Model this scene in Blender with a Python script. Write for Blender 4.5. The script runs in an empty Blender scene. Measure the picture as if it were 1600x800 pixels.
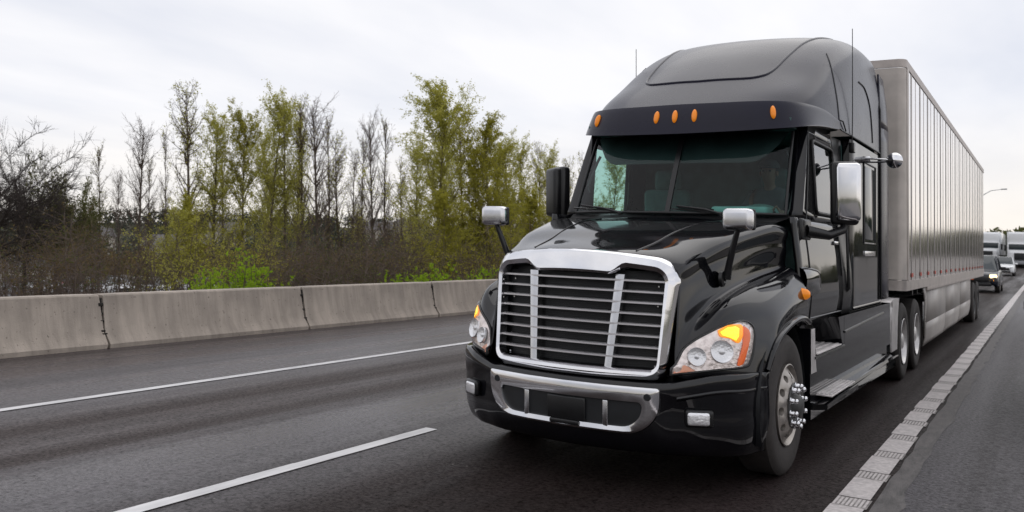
import bpy, bmesh, math, random
import numpy as np
from mathutils import Vector, Matrix
from mathutils.bvhtree import BVHTree
R = math.radians
sc = bpy.context.scene
# ------------------------------------------------------------------ camera, sky, sun, exposure
F_PX, HZ, CAM_H = 1357.0, 405.0, 1.632
YAW = math.atan(835 / F_PX)
cam_d = bpy.data.cameras.new('camera'); cam = bpy.data.objects.new('camera', cam_d)
sc.collection.objects.link(cam); sc.camera = cam
cam.location = (0, 0, CAM_H)
cam.rotation_euler = (R(90) + math.atan((HZ - 400) / F_PX), 0, YAW)
cam_d.sensor_width = 36; cam_d.lens = 36 * F_PX / 1600
cam_d.clip_start = 0.05; cam_d.clip_end = 5000
cam_d.dof.use_dof = True; cam_d.dof.focus_distance = 7.2; cam_d.dof.aperture_fstop = 3.2

SUN_EL, SUN_AZ = R(52), R(5)       # high cloud, sun somewhere behind it
w = bpy.data.worlds.new('World'); sc.world = w; w.use_nodes = True
nt = w.node_tree; nt.nodes.clear()
def N(t, k, **kw):
    n = t.nodes.new(k)
    for a, b in kw.items(): setattr(n, a, b)
    return n
out = N(nt, 'ShaderNodeOutputWorld'); bg = N(nt, 'ShaderNodeBackground'); bg.inputs[1].default_value = 0.1
sky = N(nt, 'ShaderNodeTexSky', sky_type='NISHITA', sun_disc=False, sun_elevation=SUN_EL, sun_rotation=SUN_AZ)
tc = N(nt, 'ShaderNodeTexCoord'); sep = N(nt, 'ShaderNodeSeparateXYZ')
nt.links.new(tc.outputs['Generated'], sep.inputs[0])
# clouds live on a flat layer: direction / (z + c)
addz = N(nt, 'ShaderNodeMath', operation='ADD'); addz.inputs[1].default_value = 0.12
nt.links.new(sep.outputs[2], addz.inputs[0])
dx = N(nt, 'ShaderNodeMath', operation='DIVIDE'); dy = N(nt, 'ShaderNodeMath', operation='DIVIDE')
nt.links.new(sep.outputs[0], dx.inputs[0]); nt.links.new(addz.outputs[0], dx.inputs[1])
nt.links.new(sep.outputs[1], dy.inputs[0]); nt.links.new(addz.outputs[0], dy.inputs[1])
cmb = N(nt, 'ShaderNodeCombineXYZ'); nt.links.new(dx.outputs[0], cmb.inputs[0]); nt.links.new(dy.outputs[0], cmb.inputs[1])
cmap = N(nt, 'ShaderNodeMapping'); cmap.inputs['Rotation'].default_value = (0, 0, R(35)); cmap.inputs['Scale'].default_value = (1.0, 0.45, 1)
nt.links.new(cmb.outputs[0], cmap.inputs[0])
cn = N(nt, 'ShaderNodeTexNoise'); cn.inputs['Scale'].default_value = 1.3; cn.inputs['Detail'].default_value = 5; cn.inputs['Roughness'].default_value = 0.5
nt.links.new(cmap.outputs[0], cn.inputs['Vector'])
cr = N(nt, 'ShaderNodeValToRGB'); cr.color_ramp.elements[0].position = 0.30; cr.color_ramp.elements[1].position = 0.62
cr.color_ramp.elements[0].color = (7.9, 8.15, 9.0, 1); cr.color_ramp.elements[1].color = (10.3, 10.2, 10.4, 1)
nt.links.new(cn.outputs['Fac'], cr.inputs[0])
er = N(nt, 'ShaderNodeValToRGB')   # warmer, brighter band low over the horizon
er.color_ramp.elements[0].position = 0.0; er.color_ramp.elements[0].color = (1, 1, 1, 1)
er.color_ramp.elements[1].position = 0.16; er.color_ramp.elements[1].color = (0, 0, 0, 1)
nt.links.new(sep.outputs[2], er.inputs[0])
mx1 = N(nt, 'ShaderNodeMixRGB'); mx1.inputs[2].default_value = (10.9, 10.0, 8.9, 1)
mh = N(nt, 'ShaderNodeMath', operation='MULTIPLY'); mh.inputs[1].default_value = 0.85
nt.links.new(er.outputs[0], mh.inputs[0]); nt.links.new(mh.outputs[0], mx1.inputs[0]); nt.links.new(cr.outputs[0], mx1.inputs[1])
mx2 = N(nt, 'ShaderNodeMixRGB'); mx2.inputs[0].default_value = 0.93
# sky dimmed low behind the camera, added to darken the truck front's reflections
dot = N(nt, 'ShaderNodeVectorMath', operation='DOT_PRODUCT'); dot.inputs[1].default_value = (.25, .92, .8); nt.links.new(tc.outputs['Generated'], dot.inputs[0])
dm_ = N(nt, 'ShaderNodeMapRange'); dm_.interpolation_type = 'SMOOTHSTEP'; dm_.inputs[1].default_value = -.95; dm_.inputs[2].default_value = -.42; dm_.inputs[3].default_value = .5; dm_.inputs[4].default_value = 1.0; nt.links.new(dot.outputs['Value'], dm_.inputs[0])
dk = N(nt, 'ShaderNodeVectorMath', operation='SCALE'); nt.links.new(mx1.outputs[0], dk.inputs[0]); nt.links.new(dm_.outputs[0], dk.inputs['Scale'])
nt.links.new(sky.outputs[0], mx2.inputs[1]); nt.links.new(dk.outputs[0], mx2.inputs[2])
nt.links.new(mx2.outputs[0], bg.inputs[0]); nt.links.new(bg.outputs[0], out.inputs[0])

sl = bpy.data.lights.new('sun', 'SUN'); sun = bpy.data.objects.new('sun', sl); sc.collection.objects.link(sun)
sl.energy = 0.5; sl.angle = R(60); sl.color = (1, 0.96, 0.9)
sdir = Vector((math.sin(SUN_AZ) * math.cos(SUN_EL), math.cos(SUN_AZ) * math.cos(SUN_EL), math.sin(SUN_EL)))
sun.rotation_euler = sdir.to_track_quat('Z', 'Y').to_euler()
sc.view_settings.view_transform = 'Standard'; sc.view_settings.look = 'None'
sc.view_settings.exposure = 0.0; sc.view_settings.gamma = 1
sc.render.engine = 'CYCLES'; sc.cycles.use_denoising = True
sc.cycles.max_bounces = 7; sc.cycles.transparent_max_bounces = 12; sc.cycles.caustics_reflective = False; sc.cycles.caustics_refractive = False

# ------------------------------------------------------------------ layout helpers
SIDE_SHEAR = 0.039                       # sideways shear fitted to image coordinates: road and vehicles rise left, uprights stay vertical
XC, YA = -2.786, 6.38              # centre line and front axle of the truck
def rise(y): return 0.0 if y < 92 else 0.03 * (y - 92) if y < 140 else 1.44
def road_z(x, y): return -SIDE_SHEAR * x + rise(y)
rv = Vector((math.cos(YAW), math.sin(YAW), 0)); fv = Vector((-math.sin(YAW), math.cos(YAW), 0))
def spot(px, depth): return rv * ((px - 800) * depth / F_PX) + fv * depth     # column of the view, metres out
def up(py, depth): return CAM_H + (HZ - py) * depth / F_PX

# ------------------------------------------------------------------ materials
M = {}
def mat(name, col, rough=0.5, metal=0.0, coat=0.0, spec=0.5, emis=None, es=0.0, noise=0.0, nscale=8.0, bump=0.0, bscale=60.0, trans=0.0, ns=None):
    m = bpy.data.materials.new(name); m.use_nodes = True; t = m.node_tree; p = t.nodes['Principled BSDF']
    p.inputs['Base Color'].default_value = (*col, 1); p.inputs['Roughness'].default_value = rough; p.inputs['Metallic'].default_value = metal
    p.inputs['Coat Weight'].default_value = coat; p.inputs['Coat Roughness'].default_value = 0.04; p.inputs['Coat IOR'].default_value = 1.58 if coat > .85 else 1.5; p.inputs['Specular IOR Level'].default_value = spec
    p.inputs['Transmission Weight'].default_value = trans
    if emis: p.inputs['Emission Color'].default_value = (*emis, 1); p.inputs['Emission Strength'].default_value = es
    tcn = N(t, 'ShaderNodeTexCoord'); mp = N(t, 'ShaderNodeMapping'); t.links.new(tcn.outputs['Object'], mp.inputs[0])
    if ns: mp.inputs['Scale'].default_value = ns
    if noise:
        n = N(t, 'ShaderNodeTexNoise'); n.inputs['Scale'].default_value = nscale; n.inputs['Detail'].default_value = 6
        t.links.new(mp.outputs[0], n.inputs['Vector'])
        mr = N(t, 'ShaderNodeMapRange'); mr.inputs[1].default_value = 0.3; mr.inputs[2].default_value = 0.7
        mr.inputs[3].default_value = 1 - noise; mr.inputs[4].default_value = 1 + noise; t.links.new(n.outputs['Fac'], mr.inputs[0])
        mm = N(t, 'ShaderNodeVectorMath', operation='SCALE'); mm.inputs[0].default_value = col; t.links.new(mr.outputs[0], mm.inputs['Scale'])
        t.links.new(mm.outputs[0], p.inputs['Base Color'])
        mr2 = N(t, 'ShaderNodeMapRange'); mr2.inputs[1].default_value = 0.3; mr2.inputs[2].default_value = 0.7
        mr2.inputs[3].default_value = max(0.02, rough - noise * 0.2); mr2.inputs[4].default_value = min(1, rough + noise * 0.2); t.links.new(n.outputs['Fac'], mr2.inputs[0])
        t.links.new(mr2.outputs[0], p.inputs['Roughness'])
        if coat > .3:      # road film dulls the clear coat in patches
            mr4 = N(t, 'ShaderNodeMapRange'); mr4.inputs[1].default_value = .4; mr4.inputs[2].default_value = .75; mr4.inputs[3].default_value = .025; mr4.inputs[4].default_value = .13
            t.links.new(n.outputs['Fac'], mr4.inputs[0]); t.links.new(mr4.outputs[0], p.inputs['Coat Roughness'])
    if bump:
        n2 = N(t, 'ShaderNodeTexNoise'); n2.inputs['Scale'].default_value = bscale; n2.inputs['Detail'].default_value = 4; t.links.new(mp.outputs[0], n2.inputs['Vector'])
        b = N(t, 'ShaderNodeBump'); b.inputs['Strength'].default_value = bump; b.inputs['Distance'].default_value = 0.01
        t.links.new(n2.outputs['Fac'], b.inputs['Height']); t.links.new(b.outputs[0], p.inputs['Normal'])
    M[name] = m; return m
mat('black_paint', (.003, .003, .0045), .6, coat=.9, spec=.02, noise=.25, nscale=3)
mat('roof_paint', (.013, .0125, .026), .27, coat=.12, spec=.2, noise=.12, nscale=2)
mat('black_plastic', (.012, .012, .013), .45, noise=.2, bump=.1)
mat('satin_black', (.008, .008, .009), .3, noise=.2)
mat('rubber', (.038, .033, .031), .75, noise=.3, nscale=20, bump=.2)
mat('chrome', (.78, .78, .80), .09, metal=1, noise=.06, nscale=5)
mat('satin_chrome', (.70, .70, .72), .22, metal=1, noise=.08, nscale=9)
mat('twig_dark', (.045, .034, .03), .9); mat('rim_alloy', (.40, .37, .34), .42, metal=.75, noise=.15, nscale=14)
mat('hub_alloy', (.75, .75, .77), .15, metal=1)
mat('amber_lens', (.75, .22, .01), .25, emis=(1, .30, .02), es=.25)
mat('amber_lit', (.95, .38, .01), .2, emis=(1, .30, .01), es=.75); mat('amber_core', (1, .75, .05), .2, emis=(1, .70, .03), es=1.3)
mat('red_lens', (.75, .13, .02), .2, emis=(1, .16, .02), es=.22)
mat('reflector', (.86, .77, .74), .2, metal=.65, noise=.3, nscale=30, bump=.6, bscale=40)
mat('bulb_glass', (.9, .9, .92), .12, metal=.6, bump=.5, bscale=70)
mat('step_metal', (.66, .63, .62), .4, metal=.3, noise=.2)
mat('mesh_black', (.010, .011, .013), .5, noise=.3)
mat('interior', (.09, .17, .165), .8, noise=.3)
mat('interior_light', (.20, .34, .32), .8, noise=.2)
mat('mirror_glass', (.8, .8, .8), .03, metal=1)
mat('trailer_skin', (.92, .885, .86), .12, metal=.88, bump=.10, bscale=1.6, noise=.07, nscale=1.2, ns=(1, 1, .25))
mat('trailer_rail', (.50, .45, .42), .45, metal=.4, noise=.15, nscale=6)
mat('trailer_nose', (.54, .49, .45), .42, metal=.25, noise=.18, nscale=3)
mat('rib_dark', (.42, .40, .385), .45, metal=.5)
mat('skirt_panel', (.44, .41, .385), .45, noise=.12, nscale=2)
mat('red_tape', (.55, .06, .03), .4); mat('white_tape', (.75, .70, .62), .4)
m = mat('concrete', (.42, .362, .308), .85, noise=.16, nscale=2.2, bump=.4, bscale=55)
def weather(m):
    t = m.node_tree; p = t.nodes['Principled BSDF']; src = p.inputs['Base Color'].links[0].from_socket; g = N(t, 'ShaderNodeTexCoord'); mp = N(t, 'ShaderNodeMapping'); mp.inputs['Scale'].default_value = (1, 5, .55); t.links.new(g.outputs['Object'], mp.inputs[0])
    n = N(t, 'ShaderNodeTexNoise'); n.inputs['Scale'].default_value = 1.5; n.inputs['Detail'].default_value = 7; n.inputs['Roughness'].default_value = .65; t.links.new(mp.outputs[0], n.inputs['Vector'])
    a = N(t, 'ShaderNodeMapRange'); a.inputs[1].default_value = .42; a.inputs[2].default_value = .72; a.inputs[3].default_value = 1.05; a.inputs[4].default_value = .72; t.links.new(n.outputs['Fac'], a.inputs[0])
    v = N(t, 'ShaderNodeTexNoise'); v.inputs['Scale'].default_value = 22; v.inputs['Detail'].default_value = 3; t.links.new(g.outputs['Object'], v.inputs['Vector'])
    c = N(t, 'ShaderNodeMapRange'); c.inputs[1].default_value = .66; c.inputs[2].default_value = .72; c.inputs[3].default_value = 1; c.inputs[4].default_value = .5; t.links.new(v.outputs['Fac'], c.inputs[0])
    sx = N(t, 'ShaderNodeSeparateXYZ'); t.links.new(g.outputs['Object'], sx.inputs[0]); gr_ = N(t, 'ShaderNodeMapRange'); gr_.inputs[1].default_value = .48; gr_.inputs[2].default_value = .62; gr_.inputs[3].default_value = .80; gr_.inputs[4].default_value = 1; t.links.new(sx.outputs[2], gr_.inputs[0])
    k = N(t, 'ShaderNodeMath', operation='MULTIPLY'); t.links.new(a.outputs[0], k.inputs[0]); t.links.new(c.outputs[0], k.inputs[1])
    s = N(t, 'ShaderNodeVectorMath', operation='SCALE'); t.links.new(src, s.inputs[0]); t.links.new(k.outputs[0], s.inputs['Scale']); t.links.new(s.outputs[0], p.inputs['Base Color'])
weather(m)
mat('joint_dark', (.03, .026, .023), .9)
mat('white_paint', (.84, .85, .86), .3, coat=.5); mat('navy_paint', (.006, .009, .018), .25, coat=.3, spec=.3)
mat('grey_paint', (.30, .31, .33), .3, coat=.5); mat('red_paint', (.30, .03, .02), .3, coat=.5)
mat('car_glass', (.02, .03, .035), .06, spec=.8)
mat('lamp_glass', (.75, .76, .78), .12, metal=.6)
mat('lamp_on', (1, .9, .6), .2, emis=(1, .72, .35), es=3.0)
mat('galv', (.42, .43, .44), .5, metal=.5)
mat('clothing', (.07, .09, .10), .9, noise=.3); mat('skin', (.24, .14, .10), .6)

def glass(name, tint, rough=0.02, ior=1.5):
    m = bpy.data.materials.new(name); m.use_nodes = True; t = m.node_tree; t.nodes.clear()
    o = N(t, 'ShaderNodeOutputMaterial'); a = N(t, 'ShaderNodeBsdfTransparent'); a.inputs[0].default_value = (*tint, 1)
    g = N(t, 'ShaderNodeBsdfGlossy'); g.inputs['Roughness'].default_value = rough; g.inputs[0].default_value = (1, 1, 1, 1)
    fr = N(t, 'ShaderNodeFresnel'); fr.inputs[0].default_value = ior
    ge = N(t, 'ShaderNodeNewGeometry'); mr = N(t, 'ShaderNodeMapRange'); mr.inputs[3].default_value = ior; mr.inputs[4].default_value = 1 / ior
    t.links.new(ge.outputs['Backfacing'], mr.inputs[0]); t.links.new(mr.outputs[0], fr.inputs[0])      # same reflectance from both sides of the pane
    mxs = N(t, 'ShaderNodeMixShader'); t.links.new(fr.outputs[0], mxs.inputs[0]); t.links.new(a.outputs[0], mxs.inputs[1]); t.links.new(g.outputs[0], mxs.inputs[2])
    t.links.new(mxs.outputs[0], o.inputs[0]); M[name] = m
glass('windshield_glass', (.66, .90, .86), ior=1.33); glass('lens_glass', (.96, .96, .96), ior=1.35); glass('door_glass', (.6, .78, .74), ior=2.1)

def leaf_mat(name, c1, c2, tr=.45):
    m = bpy.data.materials.new(name); m.use_nodes = True; t = m.node_tree; t.nodes.clear()
    o = N(t, 'ShaderNodeOutputMaterial'); g = N(t, 'ShaderNodeTexCoord'); n = N(t, 'ShaderNodeTexNoise')
    n.inputs['Scale'].default_value = .9; n.inputs['Detail'].default_value = 8; n.inputs['Roughness'].default_value = .8; t.links.new(g.outputs['Object'], n.inputs['Vector'])
    r = N(t, 'ShaderNodeValToRGB'); r.color_ramp.elements[0].position = .35; r.color_ramp.elements[1].position = .65
    r.color_ramp.elements[0].color = (*c1, 1); r.color_ramp.elements[1].color = (*c2, 1); t.links.new(n.outputs['Fac'], r.inputs[0])
    d = N(t, 'ShaderNodeBsdfDiffuse'); l = N(t, 'ShaderNodeBsdfTranslucent'); mxs = N(t, 'ShaderNodeMixShader'); mxs.inputs[0].default_value = tr
    t.links.new(r.outputs[0], d.inputs[0]); t.links.new(r.outputs[0], l.inputs[0]); t.links.new(d.outputs[0], mxs.inputs[1]); t.links.new(l.outputs[0], mxs.inputs[2])
    t.links.new(mxs.outputs[0], o.inputs[0]); M[name] = m
leaf_mat('leaf_yellow', (.42, .41, .07), (.58, .55, .15), .5); leaf_mat('leaf_olive', (.30, .29, .04), (.48, .44, .08), .5)
leaf_mat('leaf_dark', (.07, .085, .03), (.16, .16, .06)); leaf_mat('leaf_bright', (.20, .33, .015), (.38, .52, .05), .5)
leaf_mat('leaf_brown', (.11, .075, .045), (.24, .18, .08), .3); leaf_mat('leaf_conifer', (.045, .055, .045), (.10, .11, .085), .2)
mat('bark', (.12, .095, .075), .9, noise=.4, nscale=3); mat('bark_pale', (.17, .14, .11), .9, noise=.5, nscale=3, ns=(1, 1, .4)); mat('twig', (.13, .095, .078), .9); mat('twig_olive', (.26, .235, .11), .9)

# ------------------------------------------------------------------ mesh helpers
def link(o): sc.collection.objects.link(o); return o
def tag(o, label=None, cat=None, group=None, kind=None):
    for a, b in (('label', label), ('category', cat), ('group', group), ('kind', kind)):
        if b: o[a] = b
    return o
def thing(name, label, cat, loc, rz=0, group=None):
    o = link(bpy.data.objects.new(name, None)); o.location = loc; o.rotation_euler = (0, 0, rz); o.empty_display_size = .3
    return tag(o, label, cat, group)
class MB:
    """collects shapes; build() links them as one mesh object"""
    def __init__(s, shear=True): s.v = []; s.f = []; s.shear = shear
    def add(s, v, f):
        o = len(s.v); s.v += [tuple(map(float, p)) for p in v]; s.f += [tuple(i + o for i in q) for q in f]; return s
    def box(s, x0, x1, y0, y1, z0, z1, b=0.0):
        bm = bmesh.new(); bmesh.ops.create_cube(bm, size=1)
        for v in bm.verts: v.co = Vector(((x0 + x1) / 2 + v.co.x * (x1 - x0), (y0 + y1) / 2 + v.co.y * (y1 - y0), (z0 + z1) / 2 + v.co.z * (z1 - z0)))
        if b: bmesh.ops.bevel(bm, geom=list(bm.edges), offset=b, segments=3, profile=.5, affect='EDGES')
        return s.bm(bm)
    def bm(s, bm, M4=None):
        if M4 is not None: bm.transform(M4)
        bm.verts.index_update(); s.add([v.co for v in bm.verts], [[v.index for v in f.verts] for f in bm.faces]); bm.free(); return s
    def tube(s, pts, r, n=10, cap=True):
        pts = [Vector(p) for p in pts]; rs = r if isinstance(r, (list, tuple)) else [r] * len(pts); rings = []; pn = None
        for i, p in enumerate(pts):
            d = (pts[min(i + 1, len(pts) - 1)] - pts[max(i - 1, 0)]).normalized()
            a = d.orthogonal().normalized() if pn is None else (pn - d * pn.dot(d)).normalized(); pn = a; b = d.cross(a)
            rings.append([p + (a * math.cos(t) + b * math.sin(t)) * rs[i] for t in [k * 2 * math.pi / n for k in range(n)]])
        v = [q for g in rings for q in g]; f = [(i * n + k, i * n + (k + 1) % n, (i + 1) * n + (k + 1) % n, (i + 1) * n + k) for i in range(len(pts) - 1) for k in range(n)]
        if cap: f += [tuple(range(n))[::-1], tuple((len(pts) - 1) * n + k for k in range(n))]
        return s.add(v, f)
    def lathe(s, prof, c, axis='x', n=48, side=1):
        # prof: (offset along axis, radius)
        v = []; 
        for (a, r) in prof:
            for k in range(n):
                t = 2 * math.pi * k / n; q = (r * math.cos(t), r * math.sin(t))
                v.append((c[0] + side * a, c[1] + q[0], c[2] + q[1]) if axis == 'x' else (c[0] + q[0], c[1] + side * a, c[2] + q[1]) if axis == 'y' else (c[0] + q[0], c[1] + q[1], c[2] + side * a))
        f = [(i * n + k, i * n + (k + 1) % n, (i + 1) * n + (k + 1) % n, (i + 1) * n + k) for i in range(len(prof) - 1) for k in range(n)]
        return s.add(v, f)
    def patch(s, grid, nu=4, nv=4, mirror=False):
        g = np.array(grid, float)
        if mirror: m = g[:, ::-1].copy(); m[..., 0] *= -1; g = np.concatenate([m[:, :-1], g], 1)
        def cr(a, n):   # catmull-rom along axis 0
            e = np.concatenate([2 * a[:1] - a[1:2], a, 2 * a[-1:] - a[-2:-1]], 0); o = []
            for i in range(len(a) - 1):
                p0, p1, p2, p3 = e[i:i + 4]
                for k in range(n):
                    t = k / n; o.append(.5 * (2 * p1 + (p2 - p0) * t + (2 * p0 - 5 * p1 + 4 * p2 - p3) * t * t + (3 * p1 - p0 - 3 * p2 + p3) * t ** 3))
            o.append(a[-1]); return np.array(o)
        g = cr(g, nv); g = cr(g.transpose(1, 0, 2), nu).transpose(1, 0, 2); a, b = g.shape[:2]
        return s.add(g.reshape(-1, 3), [(i * b + j, i * b + j + 1, (i + 1) * b + j + 1, (i + 1) * b + j) for i in range(a - 1) for j in range(b - 1)])
    def mirror_copy(s):
        n = len(s.v); s.v += [(-x, y, z) for x, y, z in s.v]; s.f += [tuple(i + n for i in q)[::-1] for q in s.f]; return s
    def build(s, name, m, parent=None, smooth=40, solid=0, subd=0, bev=0):
        v = [(x, y, z - SIDE_SHEAR * x) for x, y, z in s.v] if s.shear else s.v
        me = bpy.data.meshes.new(name); me.from_pydata(v, [], s.f); me.validate(); me.materials.append(M[m])
        o = link(bpy.data.objects.new(name, me)); o.parent = parent
        bm = bmesh.new(); bm.from_mesh(me); bmesh.ops.recalc_face_normals(bm, faces=bm.faces)
        if smooth:
            for f in bm.faces: f.smooth = True
            for e in bm.edges: e.smooth = not (len(e.link_faces) == 2 and e.calc_face_angle(0) > R(smooth))
        bm.to_mesh(me); bm.free()
        if subd: q = o.modifiers.new('s', 'SUBSURF'); q.levels = q.render_levels = subd
        if solid: q = o.modifiers.new('t', 'SOLIDIFY'); q.thickness = solid; q.offset = -1
        if bev: q = o.modifiers.new('b', 'BEVEL'); q.width = bev; q.segments = 2; q.limit_method = 'ANGLE'
        return o
def copy_tree(o, parent=None):
    c = o.copy(); sc.collection.objects.link(c); c.parent = parent
    for ch in [h for h in o.children]: copy_tree(ch, c)
    return c
def curve_pts(pts, n=6):
    a = np.array(pts, float); e = np.concatenate([2 * a[:1] - a[1:2], a, 2 * a[-1:] - a[-2:-1]], 0); o = []
    for i in range(len(a) - 1):
        p0, p1, p2, p3 = e[i:i + 4]
        for k in range(n):
            t = k / n; o.append(.5 * (2 * p1 + (p2 - p0) * t + (2 * p0 - 5 * p1 + 4 * p2 - p3) * t * t + (3 * p1 - p0 - 3 * p2 + p3) * t ** 3))
    o.append(a[-1]); return np.array(o)

# ------------------------------------------------------------------ ground, road, markings
def sstep(a, b, t): t = min(1, max(0, (t - a) / (b - a))); return t * t * (3 - 2 * t)
def gz(x, y):
    if -11.6 <= x <= 11: z = road_z(x, y) - .06
    elif x < -11.6: z = (road_z(-11.6, y) - .06) + (-1.9 - road_z(-11.6, y)) * sstep(-11.6, -24, x)
    else: z = (road_z(11, y) - .06) + .8 * sstep(11, 20, x)
    r = math.hypot(x, y); a = math.atan2(x, y)
    k = sstep(R(-12), R(-24), a) if a > -2 else 1 - sstep(-2, -2.6, a)
    return z + (2 + (17 + 3 * math.sin(a * 5)) * k) * sstep(210, 480, r)
def mono(a, b, s0, g):
    o = [a]; s = s0
    while o[-1] < b: o.append(o[-1] + s); s *= g
    return o
xs = sorted(set([round(v, 3) for v in [-q for q in mono(11.6, 1600, 1.6, 1.18)] + [-11.6, -8, -4, 0, 4, 8, 11] + mono(11, 1600, 1.6, 1.18)]))
ys = sorted(set([round(v, 3) for v in mono(0, 2200, 4, 1.045) + [-q for q in mono(0, 1600, 8, 1.2)]] + [92, 140]))
def sheet(name, xs, ys, zf, m, dz=0, parent=None):
    b = MB(False); b.v = [(x, y, zf(x, y) + dz) for y in ys for x in xs]; n = len(xs)
    b.f = [(i * n + j, i * n + j + 1, (i + 1) * n + j + 1, (i + 1) * n + j) for i in range(len(ys) - 1) for j in range(n - 1)]
    return b.build(name, m, parent, smooth=60)
mat('grass_ground', (.060, .062, .030), .95, noise=.45, nscale=.35)
g = sheet('ground', xs, ys, gz, 'grass_ground'); tag(g, kind='structure')

def asphalt(name, base, seed, amp=1.0):
    m = bpy.data.materials.new(name); m.use_nodes = True; t = m.node_tree; p = t.nodes['Principled BSDF']
    g = N(t, 'ShaderNodeTexCoord'); L = t.links.new
    fine = N(t, 'ShaderNodeTexNoise'); fine.inputs['Scale'].default_value = 34; fine.inputs['Detail'].default_value = 5; fine.inputs['Roughness'].default_value = .75; L(g.outputs['Object'], fine.inputs['Vector'])
    mp = N(t, 'ShaderNodeMapping'); mp.inputs['Scale'].default_value = (1, .035, 1); mp.inputs['Location'].default_value = (seed, 0, 0); L(g.outputs['Object'], mp.inputs[0])
    band = N(t, 'ShaderNodeTexNoise'); band.inputs['Scale'].default_value = 1.1; band.inputs['Detail'].default_value = 4; band.inputs['Roughness'].default_value = .55; L(mp.outputs[0], band.inputs['Vector'])
    mp2 = N(t, 'ShaderNodeMapping'); mp2.inputs['Scale'].default_value = (1, .2, 1); L(g.outputs['Object'], mp2.inputs[0])
    mid = N(t, 'ShaderNodeTexNoise'); mid.inputs['Scale'].default_value = 5; mid.inputs['Detail'].default_value = 6; mid.inputs['Roughness'].default_value = .7; L(mp2.outputs[0], mid.inputs['Vector'])
    r1 = N(t, 'ShaderNodeValToRGB'); r1.color_ramp.elements[0].position = .40; r1.color_ramp.elements[1].position = .60
    r1.color_ramp.elements[0].color = (base[0] * (1 - .30 * amp), base[1] * (1 - .34 * amp), base[2] * (1 - .36 * amp), 1); r1.color_ramp.elements[1].color = (base[0] * 1.1, base[1] * 1.1, base[2] * 1.16, 1); L(band.outputs['Fac'], r1.inputs[0])
    mr = N(t, 'ShaderNodeMapRange'); mr.inputs[1].default_value = .3; mr.inputs[2].default_value = .72; mr.inputs[3].default_value = .25; mr.inputs[4].default_value = 2.2; L(fine.outputs['Fac'], mr.inputs[0])
    mr3 = N(t, 'ShaderNodeMapRange'); mr3.inputs[1].default_value = .3; mr3.inputs[2].default_value = .7; mr3.inputs[3].default_value = .8; mr3.inputs[4].default_value = 1.2; L(mid.outputs['Fac'], mr3.inputs[0])
    tr = N(t, 'ShaderNodeSeparateXYZ'); L(g.outputs['Object'], tr.inputs[0])          # worn tracks and sealed strips along the lanes; truck lane also has painted truck shade
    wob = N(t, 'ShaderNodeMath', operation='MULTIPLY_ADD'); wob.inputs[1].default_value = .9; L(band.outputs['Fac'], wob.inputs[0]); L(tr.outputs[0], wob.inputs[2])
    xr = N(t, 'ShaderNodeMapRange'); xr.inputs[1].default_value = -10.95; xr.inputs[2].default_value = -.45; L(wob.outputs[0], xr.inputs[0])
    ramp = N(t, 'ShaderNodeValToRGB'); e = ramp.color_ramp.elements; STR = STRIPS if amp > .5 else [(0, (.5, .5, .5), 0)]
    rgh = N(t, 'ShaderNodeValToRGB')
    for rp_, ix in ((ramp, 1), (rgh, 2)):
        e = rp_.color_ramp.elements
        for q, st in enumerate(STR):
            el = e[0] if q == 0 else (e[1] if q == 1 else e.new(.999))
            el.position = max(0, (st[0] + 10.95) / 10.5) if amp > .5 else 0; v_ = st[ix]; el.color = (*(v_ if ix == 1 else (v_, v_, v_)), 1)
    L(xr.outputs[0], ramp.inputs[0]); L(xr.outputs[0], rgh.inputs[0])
    mu = N(t, 'ShaderNodeMath', operation='MULTIPLY'); L(mr.outputs[0], mu.inputs[0]); L(mr3.outputs[0], mu.inputs[1])
    s = N(t, 'ShaderNodeVectorMath', operation='SCALE'); tint = N(t, 'ShaderNodeMixRGB', blend_type='MULTIPLY'); tint.inputs[0].default_value = 1; L(r1.outputs[0], tint.inputs[1])
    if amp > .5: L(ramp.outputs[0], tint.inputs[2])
    else: tint.inputs[2].default_value = (1, 1, 1, 1)
    L(tint.outputs[0], s.inputs[0]); L(mu.outputs[0], s.inputs['Scale'])
    vo = N(t, 'ShaderNodeTexVoronoi'); vo.inputs['Scale'].default_value = 9; L(g.outputs['Object'], vo.inputs['Vector'])     # pale stone chips here and there
    chip = N(t, 'ShaderNodeMath', operation='LESS_THAN'); chip.inputs[1].default_value = .075; L(vo.outputs['Distance'], chip.inputs[0])
    sr = N(t, 'ShaderNodeSeparateColor'); L(vo.outputs['Color'], sr.inputs[0])
    rare = N(t, 'ShaderNodeMath', operation='GREATER_THAN'); rare.inputs[1].default_value = .88; L(sr.outputs[0], rare.inputs[0])
    cm = N(t, 'ShaderNodeMath', operation='MULTIPLY'); L(chip.outputs[0], cm.inputs[0]); L(rare.outputs[0], cm.inputs[1])
    mx = N(t, 'ShaderNodeMixRGB'); mx.inputs[2].default_value = (.17, .155, .145, 1); L(cm.outputs[0], mx.inputs[0]); L(s.outputs[0], mx.inputs[1])
    L(mx.outputs[0], p.inputs['Base Color'])
    rr = N(t, 'ShaderNodeMapRange'); rr.inputs[1].default_value = .35; rr.inputs[2].default_value = .65; rr.inputs[3].default_value = .62; rr.inputs[4].default_value = .62 - .40 * amp; L(band.outputs['Fac'], rr.inputs[0])
    if amp > .5:
        ra = N(t, 'ShaderNodeMath', operation='ADD', use_clamp=True); L(rr.outputs[0], ra.inputs[0]); L(rgh.outputs[0], ra.inputs[1]); sb = N(t, 'ShaderNodeMath', operation='SUBTRACT'); L(ra.outputs[0], sb.inputs[0]); sb.inputs[1].default_value = .12; L(sb.outputs[0], p.inputs['Roughness'])
    else: L(rr.outputs[0], p.inputs['Roughness'])
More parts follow.
